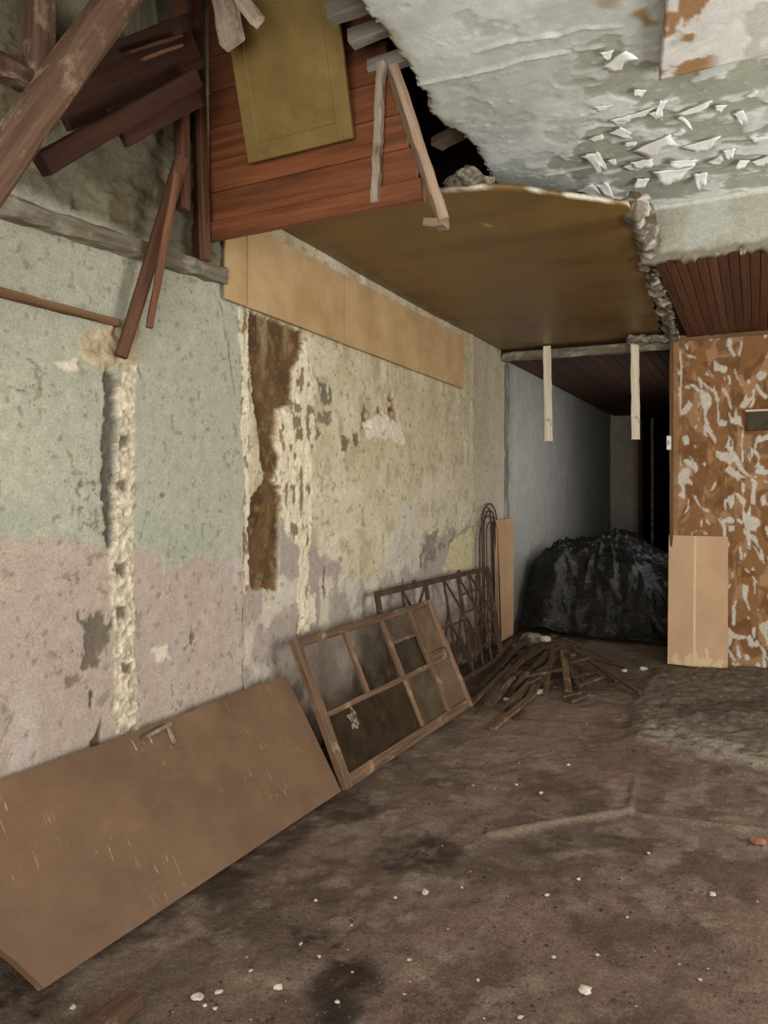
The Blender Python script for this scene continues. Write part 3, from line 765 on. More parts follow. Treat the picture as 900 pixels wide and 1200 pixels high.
if True:
    # crumbling edge of the removed partition along the hardboard
    nL, nA = 240, 22
    t = np.linspace(0, 1, nL)
    p0 = on_z(746, 238, ZB + 0.02); p1 = Vector((-0.69, 7.42, ZB - 0.02))
    ax = p0.x + (p1.x - p0.x) * t; ay = p0.y + (p1.y - p0.y) * t; az = p0.z + (p1.z - p0.z) * t
    T, A = np.meshgrid(t, np.linspace(0, 2 * math.pi, nA), indexing='ij')
    r = 0.068 + 0.11 * (fbm(T * 26, np.cos(A) * 1.5 + 4 + np.sin(A), 551, 4) - 0.42) + 0.05 * (fbm(T * 90, np.cos(A) * 2 + np.sin(A) * 3 + 9, 553, 3) - 0.5)
    r *= (sst(0, 0.02, T) * sst(0, 0.01, 1 - T))
    r[:, -1] = r[:, 0]
    Q = np.stack([ax[:, None] + np.cos(A) * r * 0.9, ay[:, None] + 0 * A, az[:, None] + np.sin(A) * r * 0.9 + 0.02], -1)
    q2 = fbm(T * 90, A * 3.5, 555, 3)
    C = S(128, 120, 104) * (0.35 + 1.1 * q2)[..., None]
    C = mixc(C, S(204, 200, 188), sst(0.58, 0.66, fbm(T * 45, A * 2, 557, 3)) * 0.8)
    C = mixc(C, S(66, 52, 40), sst(0.56, 0.66, fbm(T * 30, A * 2 + 7, 559, 3)) * 0.7)
    struct(grid_obj('trim_5', Q, C, M_wall, flip=True))
    # cross lip at the far end
    struct(beam('trim_6', on_z(735, 398, 3.02), on_z(788, 397, 3.02), 0.12, 0.06, (0, 0, 1), M_rubble, seg=10, jit=0.015))

# jamb of the corridor opening in the back wall
struct(beam('trim_7', (-0.705, YB + 0.02, 0.0), (-0.705, YB + 0.02, 2.98), 0.03, 0.13, (0, 1, 0), M_brown_batten, seg=12, jit=0.003))

# ------------------------------------------------------------------ ROOM SHELL outside the view
struct(slab('wall_front_left', W - 0.1, -1.3, -2.55, -2.45, 0, ZC, M_shell))
struct(slab('wall_front_right', 2.3, 2.85, -2.55, -2.45, 0, ZC, M_shell))
struct(slab('wall_front_lintel', -1.3, 2.3, -2.55, -2.45, 2.85, ZC, M_shell))
struct(slab('wall_right_near', 2.7, 2.8, -2.5, 2.3, 0, ZC, M_shell))
struct(slab('wall_right_far', 2.7, 2.8, 4.5, YB + 0.1, 0, ZC, M_shell))
struct(slab('wall_right_sill', 2.7, 2.8, 2.3, 4.5, 0, 0.85, M_shell))
struct(slab('wall_right_head', 2.7, 2.8, 2.3, 4.5, 2.45, ZC, M_shell))
# loft above the torn ceiling; dark roof and walls added to keep sky light out
struct(slab('ceiling_loft', W - 0.1, 2.8, -2.5, 8.0, 4.8, 4.9, M_dark))
struct(slab('wall_loft_back', W - 0.1, 2.8, 4.5, 4.6, ZC + 0.06, 4.8, M_dark))
struct(slab('ceiling_void_seal', W - 0.1, 2.8, 4.6, 8.0, ZC + 0.06, ZC + 0.12, M_dark))  # unseen slab added to seal the void against stray sky light
struct(slab('wall_void_back', W - 0.1, 2.8, 7.62, 7.70, ZS + 0.09, ZC + 0.06, M_dark))
struct(slab('wall_loft_front', W - 0.1, 2.8, -2.55, -2.45, ZC, 4.8, M_dark))
struct(slab('wall_loft_right', 2.7, 2.8, -2.5, 4.6, ZC, 4.8, M_dark))

# ------------------------------------------------------------------ timbers of the wrecked stair in the ceiling hole
UPX = Vector((1, 0, 0))
# ledger and batten on the wall
struct(beam('trim_8', on_x(-60, 222, W + 0.03) , on_x(262, 324, W + 0.03), 0.075, 0.06, UPX, M_grey_timber, seg=24, jit=0.006))
tag(beam('wall_batten', on_x(-40, 332, W + 0.018), on_x(138, 379, W + 0.018), 0.03, 0.035, UPX, M_brown_batten, seg=10, jit=0.002),
    'thin brown batten fixed across the pale green wall below the ledger', 'batten')
# plank partition hanging through the hole
YP = 2.81
zt = 4.35
part = empty('plank_partition', (-1.8, YP, 2.78), 'red-brown plank partition hanging through the torn ceiling', 'partition')
zb = 2.785
rows = [2.785, 2.875, 3.02, 3.17, 3.33, 3.50, 3.67, 3.84, 4.01, 4.18, 4.35]
def xr(z): return -1.195 - (z - 2.785) * 0.30
for i in range(len(rows) - 1):
    za, zb_ = rows[i], rows[i + 1]
    zc = (za + zb_) / 2
    off = -0.018 if i == 0 else 0.0
    beam('plank', (-2.34, YP + off, zc), (xr(zc) - 0.01, YP + off, zc + 0.004), zb_ - za - 0.004, 0.022 if i else 0.05, (0, -1, 0), M_plank, part, jit=0.0012, seg=8)
ed = beam('edge_board', on_y(520, 262, YP - 0.06), on_y(461, 84, YP - 0.06) , 0.04, 0.09, (0.55, -1, 0), M_lightedge, part, seg=10, jit=0.003)
beam('edge_block', on_y(499, 262, YP - 0.05), on_y(523, 262, YP - 0.05), 0.03, 0.06, (0, -1, 0), M_lightedge, part, seg=2, jit=0.004)
# upright posts at its left end
pz = 4.4
def vpost(name, px0, px1, pyb, Y, mat, label, tilt=0):
    pb = on_y((px0 + px1) / 2, pyb, Y); pt = on_y((px0 + px1) / 2 + tilt, 0, Y)
    dr = (pt - pb).normalized()
    w = (px1 - px0) / F_PX * (pb - O).dot(Vector((-SN, CS, 0)))
    o = beam(name, pb, pb + dr * ((pz - pb.z) / dr.z), w, 0.05, (0, -1, 0), mat, seg=12, jit=0.0025)
    tag(o, label, 'post'); return o
vpost('timber_post', 206, 221, 246, 2.54, M_red, 'shorter upright red-brown post left of the hanging plank partition', -2)
vpost('timber_post', 221, 245, 306, 2.77, M_reddark, 'broad dark upright post at left end of the plank partition', -6)
vpost('timber_post', 236, 245, 305, 2.72, M_red, 'slim lighter upright strip nailed to broad dark post', -9)
# olive panelled door fixed on the planks
cz = [on_y(x, y, YP - 0.045) for x, y in ((292, 192), (415, 162), (398, -2), (266, 26))]
def quad_frame(c):
    o_ = c[0]; ux = (c[1] - c[0]); uy = (c[3] - c[0]); return o_, ux, uy
o_, ux, uy = quad_frame(cz)
Wd, Hd = ux.length, 0.66
tl_ = on_x(266, 26, o_.x)
ux_ = ux.normalized(); uy_ = (tl_ - o_); uy_ = (uy_ - ux_ * uy_.dot(ux_)).normalized()
Mx = Matrix((ux_, uy_, ux_.cross(uy_))).transposed().to_4x4(); Mx.translation = o_
door = empty('cupboard_door', tuple(o_), 'olive-yellow panelled cupboard door tilted against the red-brown planks', 'door')
def bxm(x0, x1, y0, y1, z0, z1, bev=0.004):
    bm = bmesh.new(); bmesh.ops.create_cube(bm, size=1)
    for v in bm.verts:
        v.co = Vector(((x0 + x1) / 2 + v.co.x * (x1 - x0), (y0 + y1) / 2 + v.co.y * (y1 - y0), (z0 + z1) / 2 + v.co.z * (z1 - z0)))
    if bev: bmesh.ops.bevel(bm, geom=bm.edges[:], offset=bev, segments=1, affect='EDGES')
    V_ = [tuple(v.co) for v in bm.verts]; bm.verts.index_update()
    F_ = [tuple(v.index for v in f.verts) for f in bm.faces]; bm.free()
    return V_, F_
rail = 0.075
for nm, b in (('stile', (0, rail, 0, Hd, -0.012, 0.012)), ('stile', (Wd - rail, Wd, 0, Hd, -0.012, 0.012)), ('rail', (rail, Wd - rail, 0, rail, -0.012, 0.012)), ('rail', (rail, Wd - rail, Hd - rail, Hd, -0.012, 0.012)), ('door_panel', (rail - 0.004, Wd - rail + 0.004, rail - 0.004, Hd - rail + 0.004, -0.008, 0.006))):
    V_, F_ = bxm(*b)
    new_obj(nm, V_, F_, M_olivedoor, door, matrix=Mx)
# the long diagonal beam and the stair boards
def tbeam(name, a, b, Xa, Xb, w, t, mat, label, nrm=(1, 0, 0), ext=(0, 0), cat='beam', **kw):
    p0 = on_x(*a, Xa); p1 = on_x(*b, Xb)
    d = (p1 - p0).normalized()
    o = beam(name, p0 - d * ext[0], p1 + d * ext[1], w, t, nrm, mat, **kw)
    return tag(o, label, cat)
tbeam('roof_beam', (2, 190), (138, 0), -2.02, -1.95, 0.105, 0.09, M_dusty, 'long dusty diagonal beam crossing the upper left corner', ext=(0.75, 0.9), seg=16, jit=0.004, cat='beam')
tbeam('stair_board', (48, 193), (214, 100), -2.12, -2.12, 0.075, 0.05, M_reddark, 'dark red board sloping down to a cut free end', ext=(0, 0.1), seg=8)
tbeam('stair_board', (138, 150), (214, 112), -2.16, -2.16, 0.14, 0.025, M_reddark, 'short wide dark red board below the sloping cut board', ext=(0, 0.1), seg=8)
tbeam('stair_board', (78, 120), (214, 62), -2.2, -2.2, 0.17, 0.03, M_reddark, 'wide dark red board behind the long diagonal beam', ext=(0.05, 0.1), seg=8)
tbeam('stair_board', (110, 70), (214, 28), -2.14, -2.14, 0.06, 0.03, M_reddark, 'narrow dark red board uppermost behind the diagonal beam', ext=(0.05, 0.1), seg=8)
tbeam('stair_cleat', (150, 62), (212, 42), -2.09, -2.09, 0.012, 0.02, M_red, 'thin upper cleat strip on the dark red boards', seg=4, cat='strip')
tbeam('stair_cleat', (166, 70), (212, 53), -2.09, -2.09, 0.012, 0.02, M_red, 'thin lower cleat strip on the dark red boards', seg=4, cat='strip')
tbeam('wall_post', (44, 108), (44, -40), W + 0.07, W + 0.07, 0.10, 0.09, M_dusty, 'pale dusty post against loft masonry at top left', seg=6, jit=0.006, ext=(0, 0.4), cat='post')
tbeam('wall_plate', (-30, 62), (56, 106), W + 0.07, W + 0.07, 0.07, 0.07, M_dusty, 'short dusty timber plate under the pale loft post', seg=6, jit=0.006)
# two broken laths hanging down against the wall
tbeam('broken_lath', (213, 186), (142, 418), -2.26, W + 0.05, 0.06, 0.05, M_red, 'longer broken red-brown lath dangling over the plaster groove', seg=10, cat='lath', taper=0.8, nrm=(1, -0.6, 0))
tbeam('broken_lath', (207, 205), (175, 384), -2.22, -2.27, 0.036, 0.035, M_red, 'shorter broken lath dangling right of the longer one', seg=8, cat='lath', taper=0.7, nrm=(1, -0.6, 0))
# white-flaked offcuts at the top edge
def yb(name, a, b, Y, w, t, mat, label, cat, ext=0.0, **kw):
    p0 = on_y(*a, Y); p1 = on_y(*b, Y); d = (p1 - p0).normalized()
    return tag(beam(name, p0, p1 + d * ext, w, t, (0, -1, 0), mat, **kw), label, cat)
yb('painted_offcut', (273, 50), (262, 0), 2.46, 0.10, 0.05, M_dullwhite, 'white-flaked wider timber offcut hanging above the olive door', 'timber', ext=0.8, seg=12, jit=0.006)
yb('painted_offcut', (302, 26), (284, 0), 2.36, 0.052, 0.035, M_dullwhite, 'white-flaked narrow timber offcut right of the wider offcut', 'timber', ext=0.8, seg=10, jit=0.005)
# joist ends poking out of the torn ceiling edge
for i, ((x, y), s) in enumerate((((387, 18), 'topmost grey joist end poking from the torn ceiling edge'), ((412, 46), 'middle of three grey joist ends in torn ceiling edge'), ((434, 80), 'lowest grey joist end directly above the hanging white stick'))):
    p = on_z(x, y, 3.41)
    tag(beam('joist_end', p, (p.x + 0.62, p.y, 3.435), 0.062, 0.06, (0, 0, 1), M_greyblock, seg=5, jit=0.004), s, 'joist')
yb('hanging_stick', (440, 238), (446, 88), 2.76, 0.034, 0.03, M_dullwhite, 'white-painted stick dangling in front of the red-brown planks', 'stick', ext=0.05, seg=16, jit=0.004)
# torn debris at the front corner of the hardboard
for i, (x, y, r) in enumerate(((528, 214, 0.06), (548, 208, 0.07), (566, 213, 0.05), (540, 203, 0.05))):
    p = on_z(x, y, ZB + 0.03)
    tag(rock('plaster_rubble', (p.x, p.y + 0.05, ZB + 0.02), r, M_rubble, 60 + i), 'lump of grey rubble lying in the torn ceiling corner', 'rubble', 'rubble in the torn ceiling corner')
p = on_z(525, 165, 3.5)
tag(beam('loft_timber', on_z(512, 168, 3.45), on_z(545, 152, 3.45), 0.09, 0.05, (0, 0, 1), M_lightedge, seg=4, jit=0.004), 'pale timber glimpsed in the dark ceiling gap beside edge board', 'timber')

# ------------------------------------------------------------------ boards along the top of the left wall
zbt = lambda px, py: on_x(px, py, W + 0.02)
y0, y1, y2, y3, y4 = [on_x(p, 400, W + 0.02).y for p in (260, 286, 400, 490, 541)]
zl = on_x(260, 350, W + 0.02).z; zr = on_x(541, 456, W + 0.02).z
zt_l = 2.98; zt_r = 2.99
m_strip = M_card.copy(); m_strip.name = 'strip_board'
nt = m_strip.node_tree
tx = [n for n in nt.nodes if n.type == 'VALTORGB'][0]
tx.color_ramp.elements[0].color = (*srgb(166, 136, 94), 1); tx.color_ramp.elements[1].color = (*srgb(200, 172, 130), 1)
names = ('short end board at the left of the wall strip below plank partition', 'long brown board second along the strip high on the wall', 'brown board third along the strip high on the wall', 'short brown board at the corridor end of wall strip')
for i, (a, b) in enumerate(((y0, y1), (y1, y2), (y2, y3), (y3, y4))):
    f = lambda y: zl + (zr - zl) * (y - y0) / (y4 - y0)
    ft = lambda y: zt_l + (zt_r - zt_l) * (y - y0) / (y4 - y0)
    a += 0.003; b -= 0.003
    x0, x1 = W + 0.028, W + 0.040
    n = 8; V_ = []; F_ = []
    for k in range(n + 1):
        y = a + (b - a) * k / n; wv = 0.004 * math.sin(3.1 * k / n)
        V_ += [(x0, y, f(y)), (x1 + wv, y, f(y)), (x1 + wv * 0.5, y, ft(y)), (x0, y, ft(y))]
    for k in range(n):
        for j in range(4):
            F_.append((k*4+j, k*4+(j+1) % 4, (k+1)*4+(j+1) % 4, (k+1)*4+j))
    F_ += [(3, 2, 1, 0), (n*4, n*4+1, n*4+2, n*4+3)]
    tag(new_obj('wall_board', V_, F_, m_strip), names[i], 'board', 'brown boards along the top of the left wall')

# ------------------------------------------------------------------ LEANING DOOR LEAF
def lean_frame(pA, pB, top):          # pA,pB bottom corners on floor, top = point the far edge rests on
    x = (Vector(pB) - Vector(pA)); L = x.length; x.normalize()
    y = Vector(top) - Vector(pA); y = y - x * y.dot(x); Hh_ = y.length; y.normalize()
    z = x.cross(y)
    M_ = Matrix((x, y, z)).transposed().to_4x4(); M_.translation = Vector(pA)
    return M_, L, Hh_
A = on_z(52, 1158, 0.03); B = on_z(400, 927, 0.03)
T = on_x(160, 855, W + 0.065)
Mx, L, Hd = lean_frame(A, B, T)
if (Mx.to_3x3() @ Vector((0, 0, 1))).x < 0:
    pass
leaf = empty('door_leaf', (A + B) / 2, 'large brown board-faced door leaning low against the left wall', 'door')
md, nt, b = base_mat('door_leaf_brown', 0.6, 0.3)
v = coords(nt)
n1 = noise_node(nt, v, 2.2, 6, 0.6)
c = ramp(nt, n1, [(0.3, srgb(98, 74, 57)), (0.5, srgb(114, 88, 67)), (0.7, srgb(126, 99, 76))])
n2 = noise_node(nt, coords(nt, 'Object', (14, 60, 14)), 1.0, 4, 0.6)
c = mixn(nt, c, srgb(90, 68, 50), ramp(nt, n2, [(0.5, (0, 0, 0)), (0.8, (0.35,) * 3)]))
n3 = noise_node(nt, coords(nt, 'Object', (75, 9, 10)), 1.0, 4, 0.6)
n4 = noise_node(nt, v, 2.6, 3, 0.5)
sc_ = N(nt, 'ShaderNodeMath', operation='MULTIPLY')
nt.links.new(ramp(nt, n3, [(0.62, (0, 0, 0)), (0.68, (1, 1, 1))]), sc_.inputs[0]); nt.links.new(ramp(nt, n4, [(0.50, (0, 0, 0)), (0.60, (1, 1, 1))]), sc_.inputs[1])
c = mixn(nt, c, srgb(196, 172, 142), sc_.outputs[0])
nt.links.new(c, b.inputs['Base Color']); bump(nt, b, n2, 0.12, 0.003)
nzz = (Mx.to_3x3() @ Vector((0, 0, 1)))
def leaf_loc(px, py):
    d_ = ray(px, py); t_ = (Mx.translation - O).dot(nzz) / d_.dot(nzz)
    return Mx.inverted() @ (O + d_ * t_)
q0 = leaf_loc(20, 1130); q1 = leaf_loc(0, 1112)
qd = (q1 - Vector((0, 0, 0))); qd = qd / qd.y
cutp = [(0, 0), (L, 0), (L, Hd), (L * 0.62, Hd), (L * 0.60, Hd - 0.008), (-0.35, Hd), (min(qd.x, -0.2) * Hd * 0.7, Hd * 0.55), (q1.x, q1.y), (q0.x, q0.y + 0.01)]
nP = len(cutp)
V_ = [(x, y, z) for z in (0.0, -0.034) for x, y in cutp]
F_ = [tuple(range(nP)), tuple(reversed(range(nP, 2 * nP)))] + [(k, nP + k, nP + (k + 1) % nP, (k + 1) % nP) for k in range(nP)]
new_obj('face_board', V_, F_, md, leaf, matrix=Mx)
# small pull handle near the top edge
def leaf_pt(px, py, zoff=0.0):
    n_ = (Mx.to_3x3() @ Vector((0, 0, 1))); d = ray(px, py)
    t_ = (Mx.translation - O).dot(n_) / d.dot(n_)
    return O + d * t_ + n_ * zoff
nz = Mx.to_3x3() @ Vector((0, 0, 1))
h0, h1 = leaf_pt(168, 866), leaf_pt(194, 852)
hd = beam('handle', h0 + nz * 0.03, h1 + nz * 0.03, 0.018, 0.014, nz, M_steel, leaf, seg=4, jit=0.0)
beam('handle_plate', leaf_pt(195, 851, 0.006), leaf_pt(203, 872, 0.006), 0.022, 0.012, nz, M_steel, hd, seg=3, jit=0.0)
beam('handle_leg', h0 - nz * 0.001, h0 + nz * 0.034, 0.016, 0.016, (1, 0, 0), M_steel, hd, seg=2, jit=0.0)
beam('handle_leg', h1 - nz * 0.001, h1 + nz * 0.034, 0.016, 0.016, (1, 0, 0), M_steel, hd, seg=2, jit=0.0)

# ------------------------------------------------------------------ LEANING GLAZED FRAME
A = on_z(404, 926, 0.03); B = on_z(552, 827, 0.03)
T = on_x(346, 750, -2.27)
Mx, L, Hd = lean_frame(A, B, T)
sash = empty('glazed_frame', (A + B) / 2, 'old wooden glazed frame with dusty panes leaning against the wall', 'window frame')
def glass(name, tint, alpha, rough, dirt):
    m_, nt, b = base_mat(name, rough, 0.5)
    v = coords(nt); n_ = noise_node(nt, v, 7, 6, 0.7)
    nt.links.new(ramp(nt, n_, [(0.35, tint), (0.75, dirt)]), b.inputs['Base Color'])
    al = N(nt, 'ShaderNodeMapRange'); al.inputs['From Min'].default_value = 0.35; al.inputs['From Max'].default_value = 0.7
    al.inputs['To Min'].default_value = alpha; al.inputs['To Max'].default_value = min(1, alpha + 0.25)
    nt.links.new(n_, al.inputs['Value']); nt.links.new(al.outputs[0], b.inputs['Alpha'])
    return m_
G_dark = glass('dark_dirty_glass', srgb(30, 25, 18), 0.80, 0.25, srgb(62, 52, 38))  # dirt film, with the dark reflection also put into the tint
G_mid = glass('dusty_glass', srgb(66, 56, 42), 0.82, 0.4, srgb(104, 92, 74))
G_clear = glass('clear_dirty_glass', srgb(60, 52, 40), 0.05, 0.2, srgb(120, 106, 86))
G_pan = noise_mat('dusty_panel', [(0.3, srgb(92, 74, 58)), (0.7, srgb(120, 100, 82))], 6, 0.8)
mid_y = Hd * 0.47
colx = [0.0, L * 0.30, L * 0.56, L * 0.795, L]
def mb(name, x0, x1, y0, y1, th=0.035, zo=0.0, mat=M_oldframe, grainx=True):
    # members as their own beams so grain follows their length
    if (x1 - x0) > (y1 - y0):
        pa = Vector((x0, (y0 + y1) / 2, zo)); pb = Vector((x1, (y0 + y1) / 2, zo)); w = y1 - y0
    else:
        pa = Vector(((x0 + x1) / 2, y0, zo)); pb = Vector(((x0 + x1) / 2, y1, zo)); w = x1 - x0
    beam(name, Mx @ pa, Mx @ pb, w, th, Mx.to_3x3() @ Vector((0, 0, 1)), mat, sash, seg=8, jit=0.0018)
sw_ = 0.06
mb('stile', 0, sw_, 0.0, Hd, 0.045)
mb('stile', L - 0.055, L, 0.0, Hd, 0.045)
mb('stile', colx[3] - 0.035, colx[3] + 0.035, 0.05, Hd - 0.04, 0.05)
mb('rail', sw_, L - 0.055, 0.0, 0.065, 0.042)
mb('rail', sw_, L - 0.055, Hd - 0.045, Hd, 0.042)
mb('glazing_bar', sw_, colx[3] - 0.035, mid_y - 0.016, mid_y + 0.016, 0.03)
mb('glazing_bar', colx[3] + 0.035, L - 0.055, mid_y - 0.01, mid_y + 0.075, 0.036)
mb('glazing_bar', colx[1] - 0.015, colx[1] + 0.015, mid_y + 0.016, Hd - 0.045, 0.03)
mb('glazing_bar', colx[2] - 0.02, colx[2] + 0.02, mid_y + 0.016, Hd - 0.045, 0.03)
mb('glazing_bar', colx[2] - 0.02, colx[2] + 0.02, 0.065, mid_y - 0.016, 0.03)
mb('glazing_bar', colx[2] + 0.02, colx[3] - 0.035, Hd * 0.74, Hd * 0.74 + 0.022, 0.025)
def pane(x0, x1, y0, y1, mat):
    V_, F_ = bxm(x0 - 0.006, x1 + 0.006, y0 - 0.006, y1 + 0.006, -0.004, 0.0, 0)
    return new_obj('pane', V_, F_, mat, sash, matrix=Mx)
big_pane = pane(sw_, colx[2] - 0.02, 0.065, mid_y - 0.016, G_dark)
pane(colx[2] + 0.02, colx[3] - 0.035, 0.065, mid_y - 0.016, G_mid)
pane(colx[3] + 0.035, L - 0.055, 0.065, mid_y - 0.01, G_pan)
pane(colx[3] + 0.035, L - 0.055, mid_y + 0.075, Hd - 0.045, G_pan)
pane(sw_, colx[1] - 0.015, mid_y + 0.016, Hd - 0.045, G_clear)
pane(colx[1] + 0.015, colx[2] - 0.02, mid_y + 0.016, Hd - 0.045, G_clear)
pane(colx[2] + 0.02, colx[3] - 0.035, mid_y + 0.016, Hd * 0.74, G_dark)
pane(colx[2] + 0.02, colx[3] - 0.035, Hd * 0.74 + 0.022, Hd - 0.045, G_mid)
# whitish splash stuck to the dark pane
sp_c = Vector((L * 0.17, mid_y * 0.80, 0.003))
V_ = [sp_c]; F_ = []
r_ = random.Random(3)
for k in range(16):
    a = k / 16 * 6.283; rr = 0.05 * r_.uniform(0.6, 1.3)
    V_.append(sp_c + Vector((math.cos(a) * rr, math.sin(a) * rr * 1.2, 0.0)))
for k in range(16): F_.append((0, 1 + k, 1 + (k + 1) % 16))
M_splash = noise_mat('whitish_smear', [(0.45, srgb(70, 60, 48)), (0.55, srgb(150, 136, 116))], 30)
new_obj('smear', V_, F_, M_splash, big_pane, matrix=Mx).modifiers.new('t', 'SOLIDIFY').thickness = 0.002

# ------------------------------------------------------------------ IRON GRILLE behind it
A = on_z(440, 860, 0.02); 
A = Vector((-2.14, 4.45, 0.06)); B = Vector((-2.14, 6.74, 0.02)); T = Vector((W + 0.11, 4.45, 0.90))
Mx, L, Hd = lean_frame(A, B, T)
gr_ = empty('iron_grille', (A + B) / 2, 'rusty iron window grille with diagonal bars leaning behind glazed frame', 'grille')
def gb(name, a, b, r=0.011, flat=None):
    pa, pb = Mx @ Vector((a[0] * L, a[1] * Hd, 0)), Mx @ Vector((b[0] * L, b[1] * Hd, 0))
    beam(name, pa, pb, 2 * r, flat or 2 * r, Mx.to_3x3() @ Vector((0, 0, 1)), M_iron, gr_, seg=4, jit=0.0012)
gb('frame_bar', (0, 0), (0, 1), 0.018); gb('frame_bar', (1, 0), (1, 1), 0.022); gb('frame_bar', (0, 1), (1, 1), 0.02); gb('frame_bar', (0, 0.02), (1, 0.02), 0.02)
for x in (0.17, 0.36, 0.52, 0.66, 0.78, 0.88):
    gb('upright_bar', (x, 0.02), (x, 1), 0.014 if x in (0.36, 0.66) else 0.009)
for (a, b) in (((0.17, 1), (0.36, 0.35)), ((0.36, 1), (0.0, 0.2)), ((0.52, 1), (0.78, 0.3)), ((0.66, 1), (0.95, 0.25)), ((0.52, 0.15), (0.66, 0.75)), ((0.66, 0.05), (0.52, 0.6)), ((0.36, 0.1), (0.52, 0.7)), ((0.78, 1.0), (1.0, 0.45)), ((0.7, 0.1), (0.86, 0.95)), ((0.17, 0.1), (0.36, 0.8))):
    gb('diagonal_bar', a, b, 0.008)
for y in (0.22, 0.42, 0.62, 0.80):
    gb('cross_bar', (0.66, y), (1, y + 0.02), 0.008)
gb('cross_bar', (0, 0.55), (0.66, 0.55), 0.009)
for x in (0.27, 0.68):
    gb('stub', (x, 1.0), (x, 1.05), 0.012)

# ------------------------------------------------------------------ arched wire rods standing in the corner
wr = empty('arched_wire_rods', (W + 0.12, 6.9, 0), 'bundle of thin arched iron rods standing against the cream wall', 'iron rods')
for i, (pxa, pxb, top, lean) in enumerate(((565, 582, 590, 0.05), (567, 580, 598, 0.06), (562, 583, 604, 0.04), (570, 578, 612, 0.05), (565, 575, 594, 0.07))):
    Xp = W + 0.028 + 0.010 * i
    pa = on_x(pxa, 640, Xp); pb = on_x(pxb, 640, Xp); pt = on_x((pxa + pxb) / 2, top, Xp)
    hw = (pb.y - pa.y) / 2; yc = (pa.y + pb.y) / 2; zc = pt.z - hw * 0.9
    pts = [(Xp + 0.02, yc - hw * 1.05, 0.02), (Xp + 0.01, yc - hw * 1.05, zc * 0.6)]
    for k in range(9):
        a = math.pi - math.pi * k / 8
        pts.append((Xp, yc + hw * math.cos(a), zc + hw * 0.9 * math.sin(a)))
    pts += [(Xp + 0.01, yc + hw * 1.1, zc * 0.6), (Xp + 0.02, yc + hw * 1.2, 0.02)]
    V_, F_ = tube_mesh(pts, 0.0075, 6)
    new_obj('wire_rod', V_, F_, M_iron, wr, smooth=True)

# ------------------------------------------------------------------ brown board at the corridor corner
p0, p1 = on_x(587, 745, W + 0.1), on_x(607, 742, W + 0.1)
V_, F_ = bxm(W + 0.03, W + 0.05, p0.y, p1.y, 0.04, on_x(595, 608, W + 0.05).z, 0.003)
o = new_obj('corner_board', V_, F_, M_card)
tag(o, 'tall narrow tan board standing at the corner where the corridor starts', 'board')

# ------------------------------------------------------------------ BLACK PLASTIC SHEET over a heap
M_tarp, nt, b = base_mat('black_plastic', 0.4, 0.32)
v = coords(nt)
n1 = noise_node(nt, v, 3, 6, 0.7)
nt.links.new(ramp(nt, n1, [(0.4, srgb(15, 14, 13)), (0.75, srgb(38, 34, 30))]), b.inputs['Base Color'])
nv = coords(nt, 'Object', (5, 3.5, 7))
n2 = noise_node(nt, nv, 1.5, 5, 0.6)
bump(nt, b, n2, 0.9, 0.04)
nx, ny = 150, 180
uu = np.linspace(0, 1, nx); vv = np.linspace(0, 1, ny)
Uu, Vv = np.meshgrid(uu, vv, indexing='ij')
X = -2.36 + 1.62 * Uu; Y = 8.02 + 3.6 * Vv
top = 0.80 + 0.22 * np.exp(-((X + 1.62) / 0.28) ** 2) * sst(8.6, 9.6, Y) + 0.05 * np.sin(X * 5) 
top -= 0.22 * sst(-1.5, -0.8, X)
fr = sst(0.0, 0.75, (Y - 8.05) + (fbm(X * 2, Y * 0, 601) - 0.5) * 0.35 + 0.12 * Uu)
side = 0.75 + 0.25 * sst(0.0, 0.10, Uu)
back = 1 - sst(2.6, 3.4, Y - 8.02)
Z = 0.05 + top * fr * side * back
fold = np.abs(fbm(X * 2.2 + Y * 4.5, Y * 1.1 - X * 1.6, 603, 3) - 0.5) + 0.6 * np.abs(fbm(X * 4 + Y * 7, Y * 1.0 - X * 3, 605, 3) - 0.5)
Z += (0.10 - fold * 0.42) * (0.35 + 0.65 * fr) * 0.55
for (cx_, cy_, k_, ph) in ((-2.25, 8.75, 13, 0.0), (-1.62, 9.3, 17, 1.0)):
    th_ = np.arctan2(Y - cy_, X - cx_); rr_ = np.hypot(X - cx_, Y - cy_)
    ridge_ = (1 - np.abs(np.sin(th_ * k_ / 2 + ph + 1.5 * fbm(X * 2, Y * 2, 607, 2)))) ** 3
    Z += 0.055 * ridge_ * sst(0.05, 0.3, rr_) * (1 - sst(0.7, 1.5, rr_)) * (0.3 + 0.7 * fr)
Z = np.maximum(Z, 0.045)
Y = Y - fr * (1 - fr) * 0.35 + (fold - 0.15) * 0.15
o = grid_obj('plastic_sheet', np.stack([X, Y, Z], -1), np.zeros((nx, ny, 3)), M_tarp)
o.modifiers.new('t', 'SOLIDIFY').thickness = 0.003
tag(o, 'black plastic sheet draped over a heap inside the dark corridor', 'plastic sheet')

# ------------------------------------------------------------------ hanging white sticks in the corridor mouth
for a, b_, lab in (((643, 517), (641, 408), 'white-painted stick hanging at the left of the corridor mouth'), ((745, 515), (744, 400), 'white-painted stick hanging at the right of the corridor mouth')):
    yb('hanging_batten', a, b_, 7.44, 0.075, 0.035, M_whitewood, lab, 'stick', ext=0.02, seg=12, jit=0.003)

